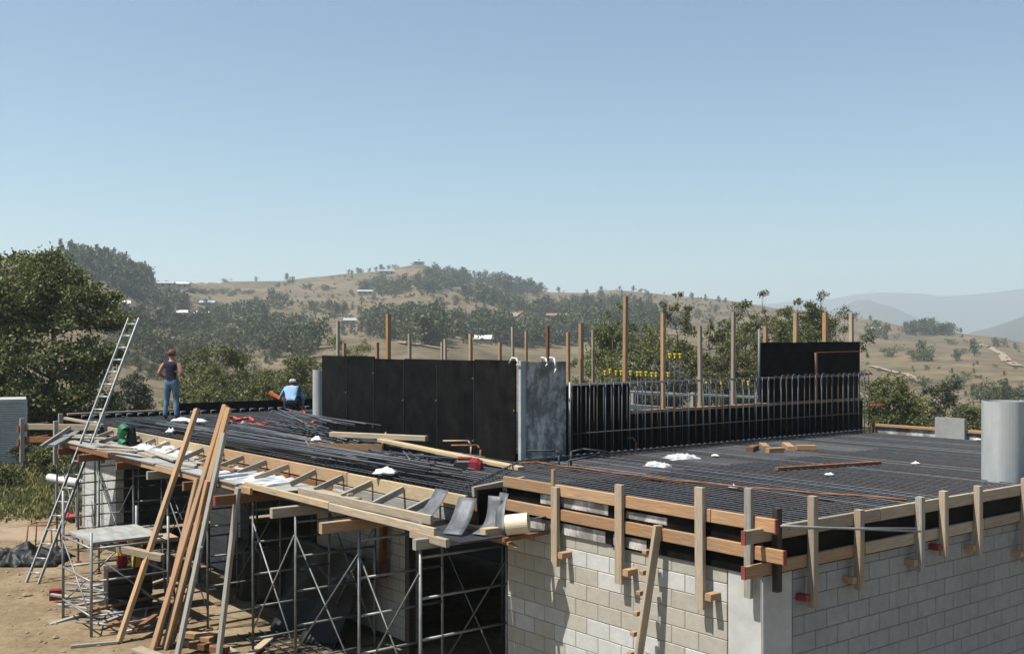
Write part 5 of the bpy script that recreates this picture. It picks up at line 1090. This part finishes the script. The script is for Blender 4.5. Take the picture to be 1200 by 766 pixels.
E = [('pelvis', 'belly', 'navy'), ('belly', 'chest', 'navy'), ('chest', 'neck0', 'navy'), ('neck0', 'neck', 'skin'), ('neck', 'head', 'skin'), ('head', 'crown', 'skin'),
     ('chest', 'shL', 'navy'), ('shL', 'elL', 'skin'), ('elL', 'wrL', 'skin'), ('wrL', 'haL', 'skin'), ('chest', 'shR', 'navy'), ('shR', 'elR', 'skin'), ('elR', 'wrR', 'skin'), ('wrR', 'haR', 'skin'),
     ('pelvis', 'hiL', 'denim'), ('hiL', 'knL', 'denim'), ('knL', 'anL', 'denim'), ('anL', 'toL', 'boot'), ('pelvis', 'hiR', 'denim'), ('hiR', 'knR', 'denim'), ('knR', 'anR', 'denim'), ('anR', 'toR', 'boot')]
person(D(201, 491.5, .02), R(-6), J, E, [((-.23, .26, 1.06), (.5, 1, 0), (0, 0, -1)), ((.23, .25, 1.08), (-.5, 1, .1), (0, 0, -1))], 'person in navy singlet and jeans standing with back turned on the deck', hair='hair')
J2 = {'pelvis': ((0, -.06, .30), (.17, .14)), 'belly': ((0, .02, .42), (.165, .12)), 'chest': ((0, .14, .60), (.19, .125)), 'neck0': ((0, .25, .70), (.085, .07)), 'neck': ((0, .31, .73), .052), 'head': ((0, .36, .77), (.082, .095)), 'crown': ((.0, .39, .83), (.075, .085)),
      'shL': ((-.19, .19, .66), .075), 'elL': ((-.34, .34, .46), .055), 'wrL': ((-.42, .52, .36), .033), 'haL': ((-.44, .58, .36), (.04, .022)), 'shR': ((.19, .19, .66), .075), 'elR': ((.33, .30, .42), .055), 'wrR': ((.30, .45, .22), .033), 'haR': ((.29, .50, .16), (.04, .022)),
      'hiL': ((-.11, -.03, .27), .12), 'knL': ((-.24, .36, .44), .078), 'anL': ((-.17, .12, .10), .055), 'toL': ((-.20, .28, .035), (.045, .03)), 'hiR': ((.11, -.03, .27), .12), 'knR': ((.24, .36, .44), .078), 'anR': ((.17, .12, .10), .055), 'toR': ((.20, .28, .035), (.045, .03))}
J2 = {k: ((p_[0] * .9, p_[1], p_[2]), r_) for k, (p_, r_) in J2.items()}
E2 = [(a, b, {'navy': 'skyshirt', 'denim': 'darkpants'}.get(m, m)) for a, b, m in E]
E2 = [(a, b, 'skyshirt' if (a, b) in (('chest', 'shL'), ('shL', 'elL'), ('elL', 'wrL'), ('chest', 'shR'), ('shR', 'elR'), ('elR', 'wrR')) else m) for a, b, m in E2]
c = D(341, 483.5, .02); person(c, R(4), J2, E2, [((-.39, .57, .36), (-.2, 1, .1), (0, 0, -1)), ((.26, .49, .17), (0, .7, -.7), (0, -1, 0))], 'person in light blue shirt and cap crouching with back turned at the parapet', hair='hair', cap='cap')
hp = c + Vector((-.42, .66, .36)); beam('orange_level', hp + Vector((-.34, .02, .18)), hp + Vector((.10, -.02, -.06)), .05, .09, 'orangep', label='orange level held by the crouching person', cat='level')

# ------------------------------------------------------------------ haze
hz = bpy.data.materials.new('haze air'); hz.use_nodes = True; n = hz.node_tree.nodes; n.clear(); ou = n.new('ShaderNodeOutputMaterial'); vo = n.new('ShaderNodeVolumePrincipled')
vo.inputs['Color'].default_value = (.70, .79, .86, 1); vo.inputs['Density'].default_value = HAZE; vo.inputs['Anisotropy'].default_value = .25
hz.node_tree.links.new(vo.outputs[0], ou.inputs['Volume']); hz.cycles.homogeneous_volume = True if hasattr(hz, 'cycles') else None
hb = bpy.data.meshes.new('haze'); hb.from_pydata(boxv(-28500, 28500, -28500, 28500, -140, 290), [], BOXF); hb.materials.append(hz); hb.update()
obj('haze', hb, None, label='thin blue haze filling the valley air', cat='haze', kind='stuff')
